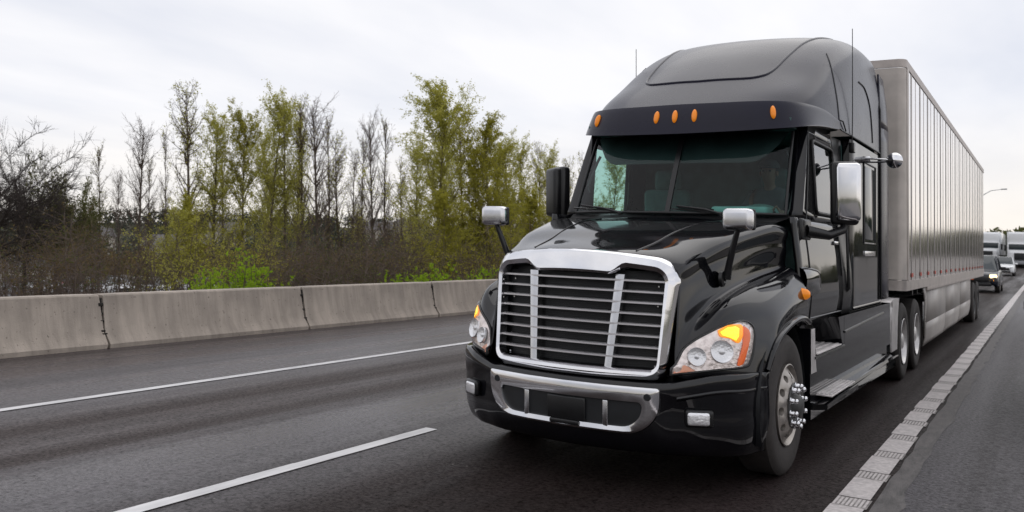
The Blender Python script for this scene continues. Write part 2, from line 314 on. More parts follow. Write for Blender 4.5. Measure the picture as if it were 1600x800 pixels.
    sp = N(t, 'ShaderNodeMapRange'); sp.inputs[1].default_value = .35; sp.inputs[2].default_value = .6; sp.inputs[3].default_value = .08; sp.inputs[4].default_value = .62; L(fine.outputs['Fac'], sp.inputs[0])
    if amp > .5:
        s2 = N(t, 'ShaderNodeMath', operation='MULTIPLY_ADD'); s2.inputs[1].default_value = -2.6; s2.inputs[2].default_value = 1.0; L(rgh.outputs[0], s2.inputs[0]); s3 = N(t, 'ShaderNodeMath', operation='MULTIPLY'); L(s2.outputs[0], s3.inputs[0]); L(sp.outputs[0], s3.inputs[1]); L(s3.outputs[0], p.inputs['Specular IOR Level'])
    else: sp.inputs[4].default_value = .4; L(sp.outputs[0], p.inputs['Specular IOR Level'])
    bmp = N(t, 'ShaderNodeBump'); bmp.inputs['Strength'].default_value = .4; bmp.inputs['Distance'].default_value = .01; L(fine.outputs['Fac'], bmp.inputs['Height']); L(bmp.outputs[0], p.inputs['Normal'])
    M[name] = m
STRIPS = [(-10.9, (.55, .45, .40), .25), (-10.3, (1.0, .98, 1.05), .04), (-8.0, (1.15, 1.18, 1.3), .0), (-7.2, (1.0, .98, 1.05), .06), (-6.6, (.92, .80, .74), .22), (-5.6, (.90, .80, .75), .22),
          (-4.9, (1.0, 1.0, 1.08), .06), (-4.0, (.92, .92, 1.0), .10), (-3.3, (.50, .43, .41), .28), (-1.9, (.46, .40, .39), .28), (-.6, (.55, .48, .47), .25)]  # truck-lane tones: dark asphalt plus the truck's shade put into the colour
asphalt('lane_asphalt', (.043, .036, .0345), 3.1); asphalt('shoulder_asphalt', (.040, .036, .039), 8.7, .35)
ry = [-60, -20, 0, 20, 40, 60, 80, 92] + list(range(96, 141, 4)) + [200, 420, 800]
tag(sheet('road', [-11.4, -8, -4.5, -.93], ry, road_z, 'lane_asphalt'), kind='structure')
mat('gravel', (.17, .155, .145), .9, noise=.3, nscale=1.5)
tag(sheet('gravel_verge', [5.5, 11, 20, 34, 50], ry, lambda x, y: gz(x, y) + .06, 'gravel'), kind='structure')
tag(sheet('shoulder', [-.93, 2, 5.5], ry, road_z, 'shoulder_asphalt', .002), kind='structure')
mat('seam_asphalt', (.10, .092, .09), .7, noise=.5, nscale=18, bump=.5, ns=(1, .25, 1))
b = MB(False)
rnd = random.Random(4); yy = -10.0; lo = []
while yy < 92: lo.append((yy, -.955 + rnd.uniform(-.012, .012), -.80 + rnd.uniform(-.03, .03))); yy += .35
b.v = [p for (y, a, c) in lo for p in ((a, y, road_z(a, y) + .005), (c, y, road_z(c, y) + .005))]
b.f = [(2 * i, 2 * i + 1, 2 * i + 3, 2 * i + 2) for i in range(len(lo) - 1)]
tag(b.build('pavement_seam', 'seam_asphalt'), kind='structure')
mat('line_paint', (.55, .51, .50), .6, noise=.22, nscale=30, bump=.3); mat('line_white', (.62, .61, .61), .55, noise=.2, nscale=12, bump=.2, ns=(1, .2, 1)); mat('groove_dirt', (.27, .25, .24), .8, noise=.4, nscale=14)
def strip(b, x0, x1, y0, y1, dz):
    n = len(b.v); b.v += [(x, y, road_z(x, y) + dz) for x, y in ((x0, y0), (x1, y0), (x1, y1), (x0, y1))]; b.f.append((n, n + 1, n + 2, n + 3))
# edge line: plain pads and ribbed rumble bars, laid in turn
b = MB(False); d = MB(False); y = -9.9
for i in range(125):
    j = rnd.uniform(-.008, .008)
    strip(b, -1.195 + j, -.99 + j + rnd.uniform(-.006, .006), y + .005, y + .565, .009)
    strip(d, -1.19, -.975, y + .565, y + .80, .0065)
    for q in range(8): x = -1.185 + q * .0262; strip(b, x, x + .0155, y + .58 + rnd.uniform(-.01, .012), y + .785 + rnd.uniform(-.012, .006), .0095)
    y += .80
for y in (90.2, 150, 250, 400): strip(b, -1.195, -.99, y, y + (60 if y < 100 else 99), .011)
tag(d.build('rumble_bed', 'groove_dirt'), kind='structure')
tag(b.build('edge_line', 'line_paint'), kind='structure')
b = MB(False)
for y0, y1 in zip(ry[:-1], ry[1:]): strip(b, -7.87, -7.755, y0, y1, .006)
tag(b.build('left_line', 'line_white'), kind='structure')
for k in range(-3, 12):
    b = MB(False); y0 = 2.9 + k * 12.2
    for q in range(6): strip(b, -4.555 + rnd.uniform(-.004, .004), -4.435, y0 + q * .515, y0 + (q + 1) * .515, .006)
    tag(b.build('lane_dash', 'line_white'), kind='structure')

# ------------------------------------------------------------------ concrete barrier, segment by segment
prof = [(.31, 0), (.31, .06), (.20, .22), (.115, .70), (.10, .72), (-.10, .72), (-.115, .70), (-.20, .22), (-.31, .06), (-.31, 0)]
BX = -11.13
def barrier(y0, y1, label, jag):
    t = thing('concrete_barrier', label, 'barrier', (BX, y0, road_z(BX, y0)), 0, 'concrete barriers along the road')
    b = MB(True); L = y1 - y0 - .045; r = random.Random(jag); rows = []
    st = [0] + [L * q / 14 for q in range(1, 14)] + [L]
    for i, yy in enumerate(st):
        for (px_, pz) in prof:
            e = .012 if i in (0, len(st) - 1) else 0
            rows.append((px_ * (1 - e), yy + (r.uniform(-.012, .02) if i in (0, len(st) - 1) else 0), pz - e * .4 + rise(y0 + yy) - rise(y0)))
    n = len(prof); b.v = rows
    b.f = [(i * n + k, i * n + (k + 1) % n, (i + 1) * n + (k + 1) % n, (i + 1) * n + k) for i in range(len(st) - 1) for k in range(n)] + [tuple(range(n)), tuple((len(st) - 1) * n + k for k in range(n))]
    b.build('barrier_body', 'concrete', t, smooth=25)
    k = MB(True); k.box(-.12, .12, L - .05, L + .06, .02, .60); k.box(-.10, .112, L - .012, L + .057, .02, .67); k.box(-.1, .22, L - .012, L + .057, .02, .20)
    for q in range(5): z = .08 + q * .13 + r.uniform(-.03, .03); s = r.uniform(.010, .022); k.box(.13 + (.5 - z) * .16 - .03, .145 + max(0, .5 - z) * .19, L - s, L + .03 + s * .8, z - s, z + s, .006)
    k.build('joint_key', 'joint_dark', t)
BL = {0: 'pale concrete barrier segment cut off by the left edge of the photo',
      1: 'pale concrete barrier segment between the two nearest dark joints, below the birches',
      2: 'pale concrete barrier segment between the second and third dark joints',
      3: 'pale concrete barrier segment partly hidden by the truck headlight and grille'}
for i in range(-3, 30):
    y0 = 7.19 + (i - 1) * 3.755
    barrier(y0, y0 + 3.755, BL.get(i, 'pale concrete barrier segment hidden behind the truck or outside the picture'), i + 50)
mat('peach_glow', (.85, .42, .28), .3, metal=.3)
mat('rim_dark', (.05, .05, .05), .5)
mat('bar_metal', (.80, .78, .80), .38, metal=.75)

# ------------------------------------------------------------------ the black semi truck
T = thing('semi_truck', 'big black semi truck with chrome grille and lit amber turn lamps in the foreground', 'truck', (XC, YA, road_z(XC, YA)))
def bow(x): return float(np.interp(abs(x), [0, .3, .5, .65, .87, 1.0, 1.08, 1.14, 1.17], [-1.17, -1.15, -1.11, -1.07, -.97, -.87, -.78, -.66, -.50]))
# hood with both fenders: one moulded skin, control rows run front to back
ROWS = [
 [(0,-.985,1.585),(.35,-.965,1.58),(.655,-.885,1.50),(.705,-.875,1.38),(.715,-.93,1.12),(.73,-.985,.80),(.88,-.90,.79),(1.02,-.775,.79),(1.12,-.63,.79),(1.165,-.50,.79)],
 [(0,-.86,1.615),(.35,-.85,1.61),(.69,-.80,1.54),(.728,-.785,1.41),(.738,-.83,1.22),(.765,-.885,1.04),(.915,-.81,1.10),(1.035,-.70,1.06),(1.135,-.53,.98),(1.178,-.47,.86)],
 [(0,-.60,1.672),(.37,-.595,1.664),(.73,-.57,1.622),(.775,-.565,1.48),(.788,-.60,1.33),(.815,-.66,1.20),(.955,-.66,1.255),(1.07,-.52,1.20),(1.165,-.38,1.09),(1.195,-.40,.955)],
 [(0,-.30,1.75),(.40,-.30,1.746),(.80,-.29,1.708),(.84,-.29,1.56),(.85,-.30,1.41),(.872,-.32,1.325),(.985,-.33,1.355),(1.105,-.26,1.29),(1.19,-.20,1.17),(1.205,-.23,1.055)],
 [(0,.10,1.825),(.43,.10,1.822),(.88,.10,1.785),(.915,.10,1.64),(.915,.10,1.50),(.93,.10,1.415),(1.02,.10,1.425),(1.135,.12,1.36),(1.20,.13,1.24),(1.208,.12,1.125)],
 [(0,.42,1.85),(.45,.42,1.845),(.95,.42,1.84),(.985,.42,1.68),(.975,.42,1.54),(.985,.42,1.465),(1.055,.42,1.465),(1.15,.42,1.39),(1.20,.42,1.27),(1.208,.40,1.135)],
 [(0,.66,1.885),(.45,.66,1.88),(.99,.62,1.83),(1.035,.60,1.68),(1.03,.60,1.57),(1.03,.60,1.51),(1.08,.60,1.49),(1.155,.60,1.41),(1.20,.60,1.29),(1.206,.60,1.09)]]
hb = MB(); hb.patch(ROWS, 7, 7, mirror=True); hood_bvh = BVHTree.FromPolygons([Vector(v) for v in hb.v], hb.f)
hood = hb.build('hood', 'black_paint', T, smooth=70, solid=.012)
# raised crease lines pressed in the hood
for s in (-1, 1):
    b = MB(); pts = []
    for q in np.linspace(0, 1, 14):
        x, y = s * (.40 + .14 * q), -.88 + 1.40 * q; h = hood_bvh.ray_cast(Vector((x, y, 3)), Vector((0, 0, -1)))[0]; pts.append((h.x, h.y, h.z + .001))
    b.tube(pts, .006, 8); b.build('hood_crease', 'black_paint', hood, smooth=80)
    # fender lip along the wheel arch
    b = MB(); lip = curve_pts([(1.180, -.475, .83), (1.20, -.40, .955), (1.21, -.23, 1.055), (1.213, .12, 1.125), (1.213, .40, 1.135), (1.211, .60, 1.09)], 6)
    b.tube([(s * x, y, z - .012) for x, y, z in lip], .022, 10); b.build('arch_lip', 'black_paint', hood, smooth=80)
    b = MB(); wl = []
    for a in np.linspace(-25, 205, 22): wl.append((math.cos(R(a)) * .63, .56 + math.sin(R(a)) * .58))
    for q, (yy, zz) in enumerate(wl): b.v += [(s * 1.17, yy, zz), (s * .72, yy, zz)]
    b.f = [(2 * q, 2 * q + 1, 2 * q + 3, 2 * q + 2) for q in range(len(wl) - 1)]
    b.build('wheel_liner', 'mesh_black', T, smooth=60)
# cowl behind the hood
b = MB(); b.patch([[(0, .60, 1.868), (.5, .60, 1.865), (.92, .62, 1.84)], [(0, .70, 1.90), (.5, .71, 1.90), (1.0, .86, 1.90)], [(0, .76, 1.93), (.5, .79, 1.93), (1.03, .93, 1.93)]], 4, 3, mirror=True)
b.build('cowl', 'satin_black', T)
# inner dark shell closing the front so nothing shows through
b = MB(); b.box(-.66, .66, -.86, .55, .45, 1.44, .02); b.box(-.92, .92, .5, .66, .62, 1.80, .02); b.build('engine_bay', 'mesh_black', T)
b = MB(); b.box(-.45, -.36, -.95, 7.95, .52, .80, .01); b.box(.36, .45, -.95, 7.95, .52, .80, .01)
for yy in (1.2, 3.0, 4.8, 6.6): b.box(-.4, .4, yy, yy + .12, .56, .74)
b.box(-1.0, 1.0, 4.9, 5.3, .50, .70); b.box(-.55, .55, 5.9, 7.3, .92, 1.12, .03); b.box(-.12, .12, .0 - .08, .08, .38, .55)
b.build('chassis_frame', 'satin_black', T)

# grille ---------------------------------------------------------------
gr = MB()
def gy(x, z): return -1.075 + .30 * x * x - .14 * (1.15 - z)        # bowed and raked front plane of the grille
def rring(w0, w1, z0, z1, r, n=9, y=0, dy=0):
    # rounded trapezoid: half widths w0 at the bottom and w1 on top
    o = []
    for cx, cz, a0 in ((1, 1, 0), (-1, 1, 90), (-1, 0, 180), (1, 0, 270)):
        w_, z_ = (w1, z1) if cz else (w0, z0); rr = r * (1.0 if cz else .8)
        for k in range(n):
            a = R(a0 + 90 * k / (n - 1)); o.append((cx * (w_ - rr) + rr * math.cos(a), (z_ - rr if cz else z_ + rr) + rr * math.sin(a)))
    P = []   # extra points so that long sides follow the bow
    for i in range(len(o)):
        p, q = o[i], o[(i + 1) % len(o)]; m_ = 44 if math.hypot(p[0] - q[0], p[1] - q[1]) > .3 else 1
        for k in range(m_): P.append((p[0] + (q[0] - p[0]) * k / m_, p[1] + (q[1] - p[1]) * k / m_))
    return P
def crown(x, z, top): return z + (.055 * (1 - (x / .7) ** 2) if z > 1.2 else -.015 * (1 - (x / .7) ** 2) * 0)
def loop(P, dy, step=0): return [(x, gy(x, z) + dy, crown(x, z, 1) - (step * (1 - sstep(.27, .39, abs(x))) if z > 1.3 else 0)) for x, z in P]
rings = [loop(rring(.682, .716, .725, 1.540, .15), .10), loop(rring(.680, .712, .733, 1.543, .15), .05), loop(rring(.670, .703, .742, 1.534, .145), -.01), loop(rring(.650, .690, .757, 1.512, .14), -.03),
         loop(rring(.632, .662, .785, 1.478, .09), -.050, .072), loop(rring(.612, .637, .812, 1.447, .07), -.032, .058), loop(rring(.602, .625, .824, 1.437, .06), .05, .048)]
n = len(rings[0]); gr.v = [p for r_ in rings for p in r_]
gr.f = [(i * n + k, i * n + (k + 1) % n, (i + 1) * n + (k + 1) % n, (i + 1) * n + k) for i in range(len(rings) - 1) for k in range(n)]
grille = gr.build('grille', 'chrome', T, smooth=50)
b = MB(); b.patch([[(x, gy(x, z) + .085, z) for x in np.linspace(-.62, .62, 9)] for z in (.81, 1.1, 1.46)], 2, 2)
scr = b.build('grille_screen', 'mesh_black', grille)
b = MB()
for k in range(40): z = .82 + k * .0155; b.tube([(x, gy(x, z) + .078, z) for x in np.linspace(-.6, .6, 7)], .0025, 4)
b.build('screen_wires', 'black_plastic', scr)
for k in range(8):
    z = 1.395 - k * .0728; b = MB(); hw = .612 + .016 * (z - .8) / .6
    pts = [(x, gy(x, z) + .006, z + .004 * (1 - (x / .6) ** 2)) for x in np.linspace(-hw, hw, 15)]
    for i, (x, y_, z_) in enumerate(pts): b.v += [(x, y_ - .012, z_ + .005), (x, y_ - .012, z_ - .006), (x, y_ + .03, z_ - .010), (x, y_ + .03, z_ + .009)]
    b.f = [(4 * i + a, 4 * i + (a + 1) % 4, 4 * i + 4 + (a + 1) % 4, 4 * i + 4 + a) for i in range(14) for a in range(4)]
    b.build('grille_bar', 'bar_metal', grille, smooth=60)
for s in (-1, 1):
    b = MB(); g_ = []
    for q in np.linspace(0, 1, 9):
        z = .80 + .635 * q; xm = s * (.285 + .05 * q); hw = .024 + .008 * q
        g_.append([(xm - hw, gy(xm, z) + .05, z), (xm - hw, gy(xm, z) + .0, z), (xm - hw * .5, gy(xm, z) - .003, z), (xm + hw * .5, gy(xm, z) - .003, z), (xm + hw, gy(xm, z) + .0, z), (xm + hw, gy(xm, z) + .05, z)])
    b.patch(g_, 1, 1); b.build('grille_upright', 'satin_chrome', grille, smooth=30)
    for q in range(5): z = 1.36 - q * .132; b = MB(); b.lathe([(-.004, .0001), (-.004, .006), (.004, .008)], (s * .565, gy(.565, z) + .07, z), 'y', 10); b.build('grille_bolt', 'satin_chrome', grille)

# bumper ---------------------------------------------------------------
def bumper_row(z, off, x0=0.0, x1=1.17, back=True, n=18):
    pts = [(x, bow(x) + off, z) for x in np.linspace(x0, x1, n)]
    return pts
bx_ = [0, .2, .4, .55, .65, .75, .87, .95, 1.02, 1.08, 1.13, 1.165, 1.18]
def brow(z, off): return [(x, bow(x) + off, z) for x in bx_] + [(1.188, -.46 + 0 * off, z)]
topz = lambda x: .735 + .075 * sstep(.60, 1.05, x)
b = MB()
G = []
for (dz, off) in ((0.0, .16), (.004, .03), (-.010, -.002), (-.05, -.012)):
    G.append([(x, min(y + off, -.40), topz(x) + dz) for x, y, z in brow(0, 0)])
for (z, off) in ((.62, -.002), (.55, .004), (.47, .0), (.39, .0), (.33, .012), (.285, .035), (.262, .075), (.25, .22)):
    G.append([(x * (1 - max(0, .45 - z) * .20), y + off - max(0, x - 1.0) * max(0, .5 - z) * .6, z) for x, y, z_ in brow(z, 0)])
b.patch(G, 3, 3, mirror=True); bump = b.build('bumper', 'black_paint', T, smooth=60)
for s in (-1, 1):
    b = MB(); b.patch([[(x, y - .012, topz(x) - .095) for x, y, z in brow(0, 0)][5:], [(x, y - .020, topz(x) - .108) for x, y, z in brow(0, 0)][5:], [(x, y - .004, topz(x) - .125) for x, y, z in brow(0, 0)][5:]], 3, 3)
b.v = [(s * x, y, z) for x, y, z in b.v]; b.build('bumper_ridge', 'black_paint', bump, smooth=60)
# chrome insert: rounded smile with an opening
def smile(w, zt, zb, r, rt): # closed loop, wide on top, big lower corners
    o = []
    for cx, cz, a0, rr in ((1, 1, 0, rt), (-1, 1, 90, rt), (-1, 0, 180, r), (1, 0, 270, r)):
        for k in range(9):
            a = R(a0 + 90 * k / 8); o.append((cx * (w - rr) + rr * math.cos(a), (zt - rr if cz else zb + rr) + rr * math.sin(a)))
    P = []
    for i in range(len(o)):
        p, q = o[i], o[(i + 1) % len(o)]; m_ = 12 if abs(p[0] - q[0]) > .3 else 1
        for k in range(m_): P.append((p[0] + (q[0] - p[0]) * k / m_, p[1] + (q[1] - p[1]) * k / m_))
    return P
def by(x): return bow(x) + .0
rings = [[(x, by(x) + .01, z) for x, z in smile(.655, .712, .395, .23, .02)], [(x, by(x) - .022, z) for x, z in smile(.65, .708, .400, .225, .02)], [(x, by(x) - .030, z) for x, z in smile(.635, .690, .413, .21, .02)],
         [(x, by(x) - .022, z) for x, z in smile(.54, .610, .442, .135, .03)], [(x, by(x) - .008, z) for x, z in smile(.533, .604, .447, .13, .03)], [(x, by(x) + .05, z) for x, z in smile(.53, .600, .451, .13, .03)]]
b = MB(); n = len(rings[0]); b.v = [p for r_ in rings for p in r_]; b.f = [(i * n + k, i * n + (k + 1) % n, (i + 1) * n + (k + 1) % n, (i + 1) * n + k) for i in range(5) for k in range(n)]
ins = b.build('bumper_insert', 'chrome', T, smooth=40)
b = MB(); b.patch([[(x, by(x) - .006, z) for x in np.linspace(-.53, .53, 9)] for z in (.43, .52, .605)], 2, 2); b.build('lower_screen', 'mesh_black', ins)
b = MB(); b.box(-.13, .16, by(0) - .018, by(0) + .0, .44, .60, .01); b.box(-.10, .12, by(0) - .04, by(0) - .012, .415, .445, .008); b.build('plate_bracket', 'satin_black', ins)
for s in (-1, 1):
    b = MB(); b.box(s * .30 - .018, s * .30 + .018, by(.3) - .022, by(.3) + .0, .434, .604, .004); b.build('insert_upright', 'satin_chrome', ins)
    b = MB(); b.lathe([(-.033, .0001), (-.033, .022), (-.02, .026)], (s * .575, by(.575), .648), 'y', 20); b.build('tow_hole', 'mesh_black', ins)
    # fog lamp in its pocket
    yl = bow(.88) - .02; tilt = Matrix.Translation((s * .88, yl, .53)) @ Matrix.Rotation(s * R(30), 4, 'Z')
    def rr_box(w_, h_, d_, bv): 
        bm = bmesh.new(); bmesh.ops.create_cube(bm, size=1); bm.transform(Matrix.Diagonal((w_, d_, h_, 1)).to_4x4()); bmesh.ops.bevel(bm, geom=list(bm.edges), offset=bv, segments=4, profile=.5, affect='EDGES'); return bm
    b = MB(); b.bm(rr_box(.185, .115, .05, .022), tilt); fl = b.build('fog_light', 'satin_black', T)
    b = MB(); b.bm(rr_box(.15, .09, .04, .0198), Matrix.Translation((0, -.014, 0)) @ tilt); b.build('fog_lens', 'bulb_glass', fl)
# headlights ------------------------------------------------------------
OUT = [(.712, .800), (.718, .859), (.732, .90), (.754, .96), (.79, 1.0), (.83, 1.033), (.892, 1.075), (.95, 1.113), (1.01, 1.140), (1.056, 1.150), (1.095, 1.12), (1.112, 1.06), (1.115, .96), (1.105, .88), (1.08, .851), (.95, .835), (.82, .815)]
AMB = [(.946, 1.093), (.989, 1.124), (1.026, 1.130), (1.055, 1.122), (1.066, 1.06), (1.052, 1.01), (1.013, 1.041), (.963, 1.053)]
REFL = [(1.062, 1.118), (1.088, 1.09), (1.098, 1.034), (1.09, .94), (1.078, .872), (1.052, .867), (1.064, .941), (1.072, 1.028)]
def onhood(x, z):
    h = hood_bvh.ray_cast(Vector((x, -3, z)), Vector((0, 1, 0))); return h[0].y if h[0] is not None else bow(x)
def decal(poly, off, s, dome=0.0, nr=4):
    c = np.mean(poly, 0); b = MB(); n = len(poly); b.v.append((s * c[0], onhood(c[0], c[1]) - off - dome, c[1]))
    for r_ in range(1, nr + 1):
        q = r_ / nr
        for p in poly:
            x, z = c[0] + (p[0] - c[0]) * q, c[1] + (p[1] - c[1]) * q; b.v.append((s * x, onhood(x, z) - off - dome * (1 - q ** 2), z))
    b.f = [(0, 1 + k, 1 + (k + 1) % n) for k in range(n)] + [(1 + (r_ - 1) * n + k, 1 + (r_ - 1) * n + (k + 1) % n, 1 + r_ * n + (k + 1) % n, 1 + r_ * n + k) for r_ in range(1, nr) for k in range(n)]
    m0 = 1 + (nr - 1) * n; m1 = len(b.v)                 # skirt back to the body
    for p in poly: b.v.append((s * p[0], onhood(p[0], p[1]) + .02, p[1]))
    b.f += [(m0 + k, m0 + (k + 1) % n, m1 + (k + 1) % n, m1 + k) for k in range(n)]
    return b
for s in (-1, 1):
    OC = [tuple(p) for p in curve_pts(OUT + [OUT[0]], 3)[:-1]]
    hl = decal(OC, .006, s).build('headlight', 'reflector', T, smooth=60)
    for nm, cx, cz, rr in (('high_beam', .838, .918, .060), ('low_beam', .972, .955, .074)):
        yb = onhood(cx, cz) - .010
        b = MB(); pr = [(.0, .006), (.003, rr * .35), (-.004, rr * .75), (-.016, rr)] 
        b.lathe([(-.016, .0001), (-.014, rr * .18), (-.004, rr * .30), (-.006, rr * .6), (-.012, rr * .85), (-.018, rr * .99), (-.014, rr * 1.02), (0, rr * 1.03)], (s * cx, yb, cz), 'y', 28); 
        c_ = Vector((s * cx, yb, cz)); m_ = Matrix.Translation(c_) @ Matrix.Rotation(s * R(30), 4, 'Z') @ Matrix.Rotation(R(-12), 4, 'X') @ Matrix.Translation(-c_)
        b.v = [tuple(m_ @ Vector(v)) for v in b.v]
        b.build(nm, 'bulb_glass', hl, smooth=50)
    decal([tuple(p) for p in curve_pts(AMB + [AMB[0]], 3)[:-1]], .017, s, .006).build('turn_signal', 'amber_lit', hl, smooth=60)
    decal([(.962, 1.082), (.995, 1.112), (1.03, 1.118), (1.048, 1.105), (1.052, 1.055), (1.042, 1.028), (1.01, 1.048), (.975, 1.062)], .026, s, .004).build('signal_bulb', 'amber_core', hl, smooth=60)
    decal([(.725, .812), (.738, .845), (.77, .862), (.80, .85), (.835, .828), (.79, .818)], .012, s, .002).build('corner_glow_patch', 'peach_glow', hl, smooth=60)  # warm orange reflection in the lamp corner, painted as a patch
    decal([tuple(p) for p in curve_pts(REFL + [REFL[0]], 2)[:-1]], .015, s, .002).build('side_reflector', 'red_lens', hl, smooth=60)
    b = decal(OC, .030, s, .012); b.build('headlight_lens', 'lens_glass', hl, smooth=70)
    b = MB(); b.tube([(s * x, onhood(x, z) - .004, z) for x, z in OC + OC[:2]], .009, 6, cap=False); b.build('headlight_seal', 'satin_black', hl, smooth=80)
    # amber marker lamp by the fender seam
    b = MB(); b.lathe([(-.01, .05), (.0, .045), (.03, .038), (.048, .022), (.052, .0001)], (s * 1.19, .50, 1.30), 'x', 20, s); b.build('side_marker', 'amber_lens', T, smooth=60)

# cab ------------------------------------------------------------------
WSB = [(0, .70, 1.925), (.25, .705, 1.925), (.5, .73, 1.925), (.76, .775, 1.925), (.965, .865, 1.925)]
WST = [(0, 1.10, 2.66), (.25, 1.105, 2.66), (.49, 1.13, 2.66), (.74, 1.175, 2.66), (.93, 1.265, 2.66)]
ws = MB(); ws.patch([[tuple(np.array(a) * (1 - q) + np.array(c) * q + np.array([0, -.012 * math.sin(math.pi * q), 0])) for a, c in zip(WSB, WST)] for q in (0, .25, .5, .75, 1)], 4, 4, mirror=True)
wso = ws.build('windshield', 'windshield_glass', T, smooth=80)
b = MB(); mid_ = [(0, .70 + .40 * q - .012 * math.sin(math.pi * q), 1.925 + .735 * q) for q in np.linspace(0, 1, 9)]
for (x, y, z) in mid_: b.v += [(-.022, y - .010, z), (.022, y - .010, z), (.022, y + .02, z), (-.022, y + .02, z)]
b.f = [(4 * i + a, 4 * i + (a + 1) % 4, 4 * i + 4 + (a + 1) % 4, 4 * i + 4 + a) for i in range(8) for a in range(4)]; b.build('centre_post', 'satin_black', wso)
b = MB(); per = curve_pts([(x, y - .004, z) for x, y, z in WSB], 5).tolist() + [[.965 + (.93 - .965) * q, .865 + (1.265 - .865) * q - .006 - .012 * math.sin(math.pi * q), 1.925 + .735 * q] for q in np.linspace(.1, 1, 8)]
b.tube(per, .013, 8); b.mirror_copy(); b.build('windshield_seal', 'black_plastic', wso, smooth=80)
# pillar-and-cab shell, lower and upper sides with a window opening
cab = MB()
def cx_(z): return float(np.interp(z, [.95, 1.1, 1.3, 1.55, 1.75, 1.9, 2.05, 2.4, 2.7, 2.8], [1.10, 1.13, 1.145, 1.125, 1.10, 1.088, 1.08, 1.06, 1.035, 1.03]))
zl = [1.04, 1.15, 1.3, 1.45, 1.6, 1.75, 1.9]
for s in (-1, 1):
    cab = MB(); g_ = [[(s * cx_(z), y, z) for y in (.62, .9, 1.3, 1.8, 2.3)] for z in zl]; cab.patch(g_, 2, 3)
    zu = [1.9, 1.97, 2.1, 2.3, 2.5, 2.60, 2.8]
    def fe(z): return .885 + (1.275 - .885) * (z - 1.925) / .735
    W0, W1 = 1.40, 2.24
    yl_ = lambda z: [fe(z), fe(z) + .035, W0 - .0 + .02 * (z - 1.97), 1.62, 1.9, 2.1, W1, 2.3]
    n0 = len(cab.v); 
    for z in zu:
        for j, y in enumerate(yl_(z)):
            xx = cx_(z) if j >= 1 else (.965 + (.93 - .965) * (z - 1.925) / .735) + .010
            cab.v.append((s * xx, y, z))
    for i in range(len(zu) - 1):
        for j in range(7):
            if 1 <= i <= 4 and 2 <= j <= 5: continue
            cab.f.append((n0 + i * 8 + j, n0 + i * 8 + j + 1, n0 + (i + 1) * 8 + j + 1, n0 + (i + 1) * 8 + j))
    cab.build('cab_side', 'black_paint', T, smooth=40, solid=.03)
for nm, bx4 in (('cab_floor', (-1.04, 1.04, .80, 2.35, 1.05, 1.09)), ('cab_roof', (-.95, .95, 1.1, 2.7, 2.68, 2.76)), ('sleeper_wall', (-1.08, 1.08, 4.38, 4.45, .98, 3.0)), ('firewall', (-1.0, 1.0, .68, .72, 1.06, 1.80))): b = MB(); b.box(*bx4); b.build(nm, 'interior', T)
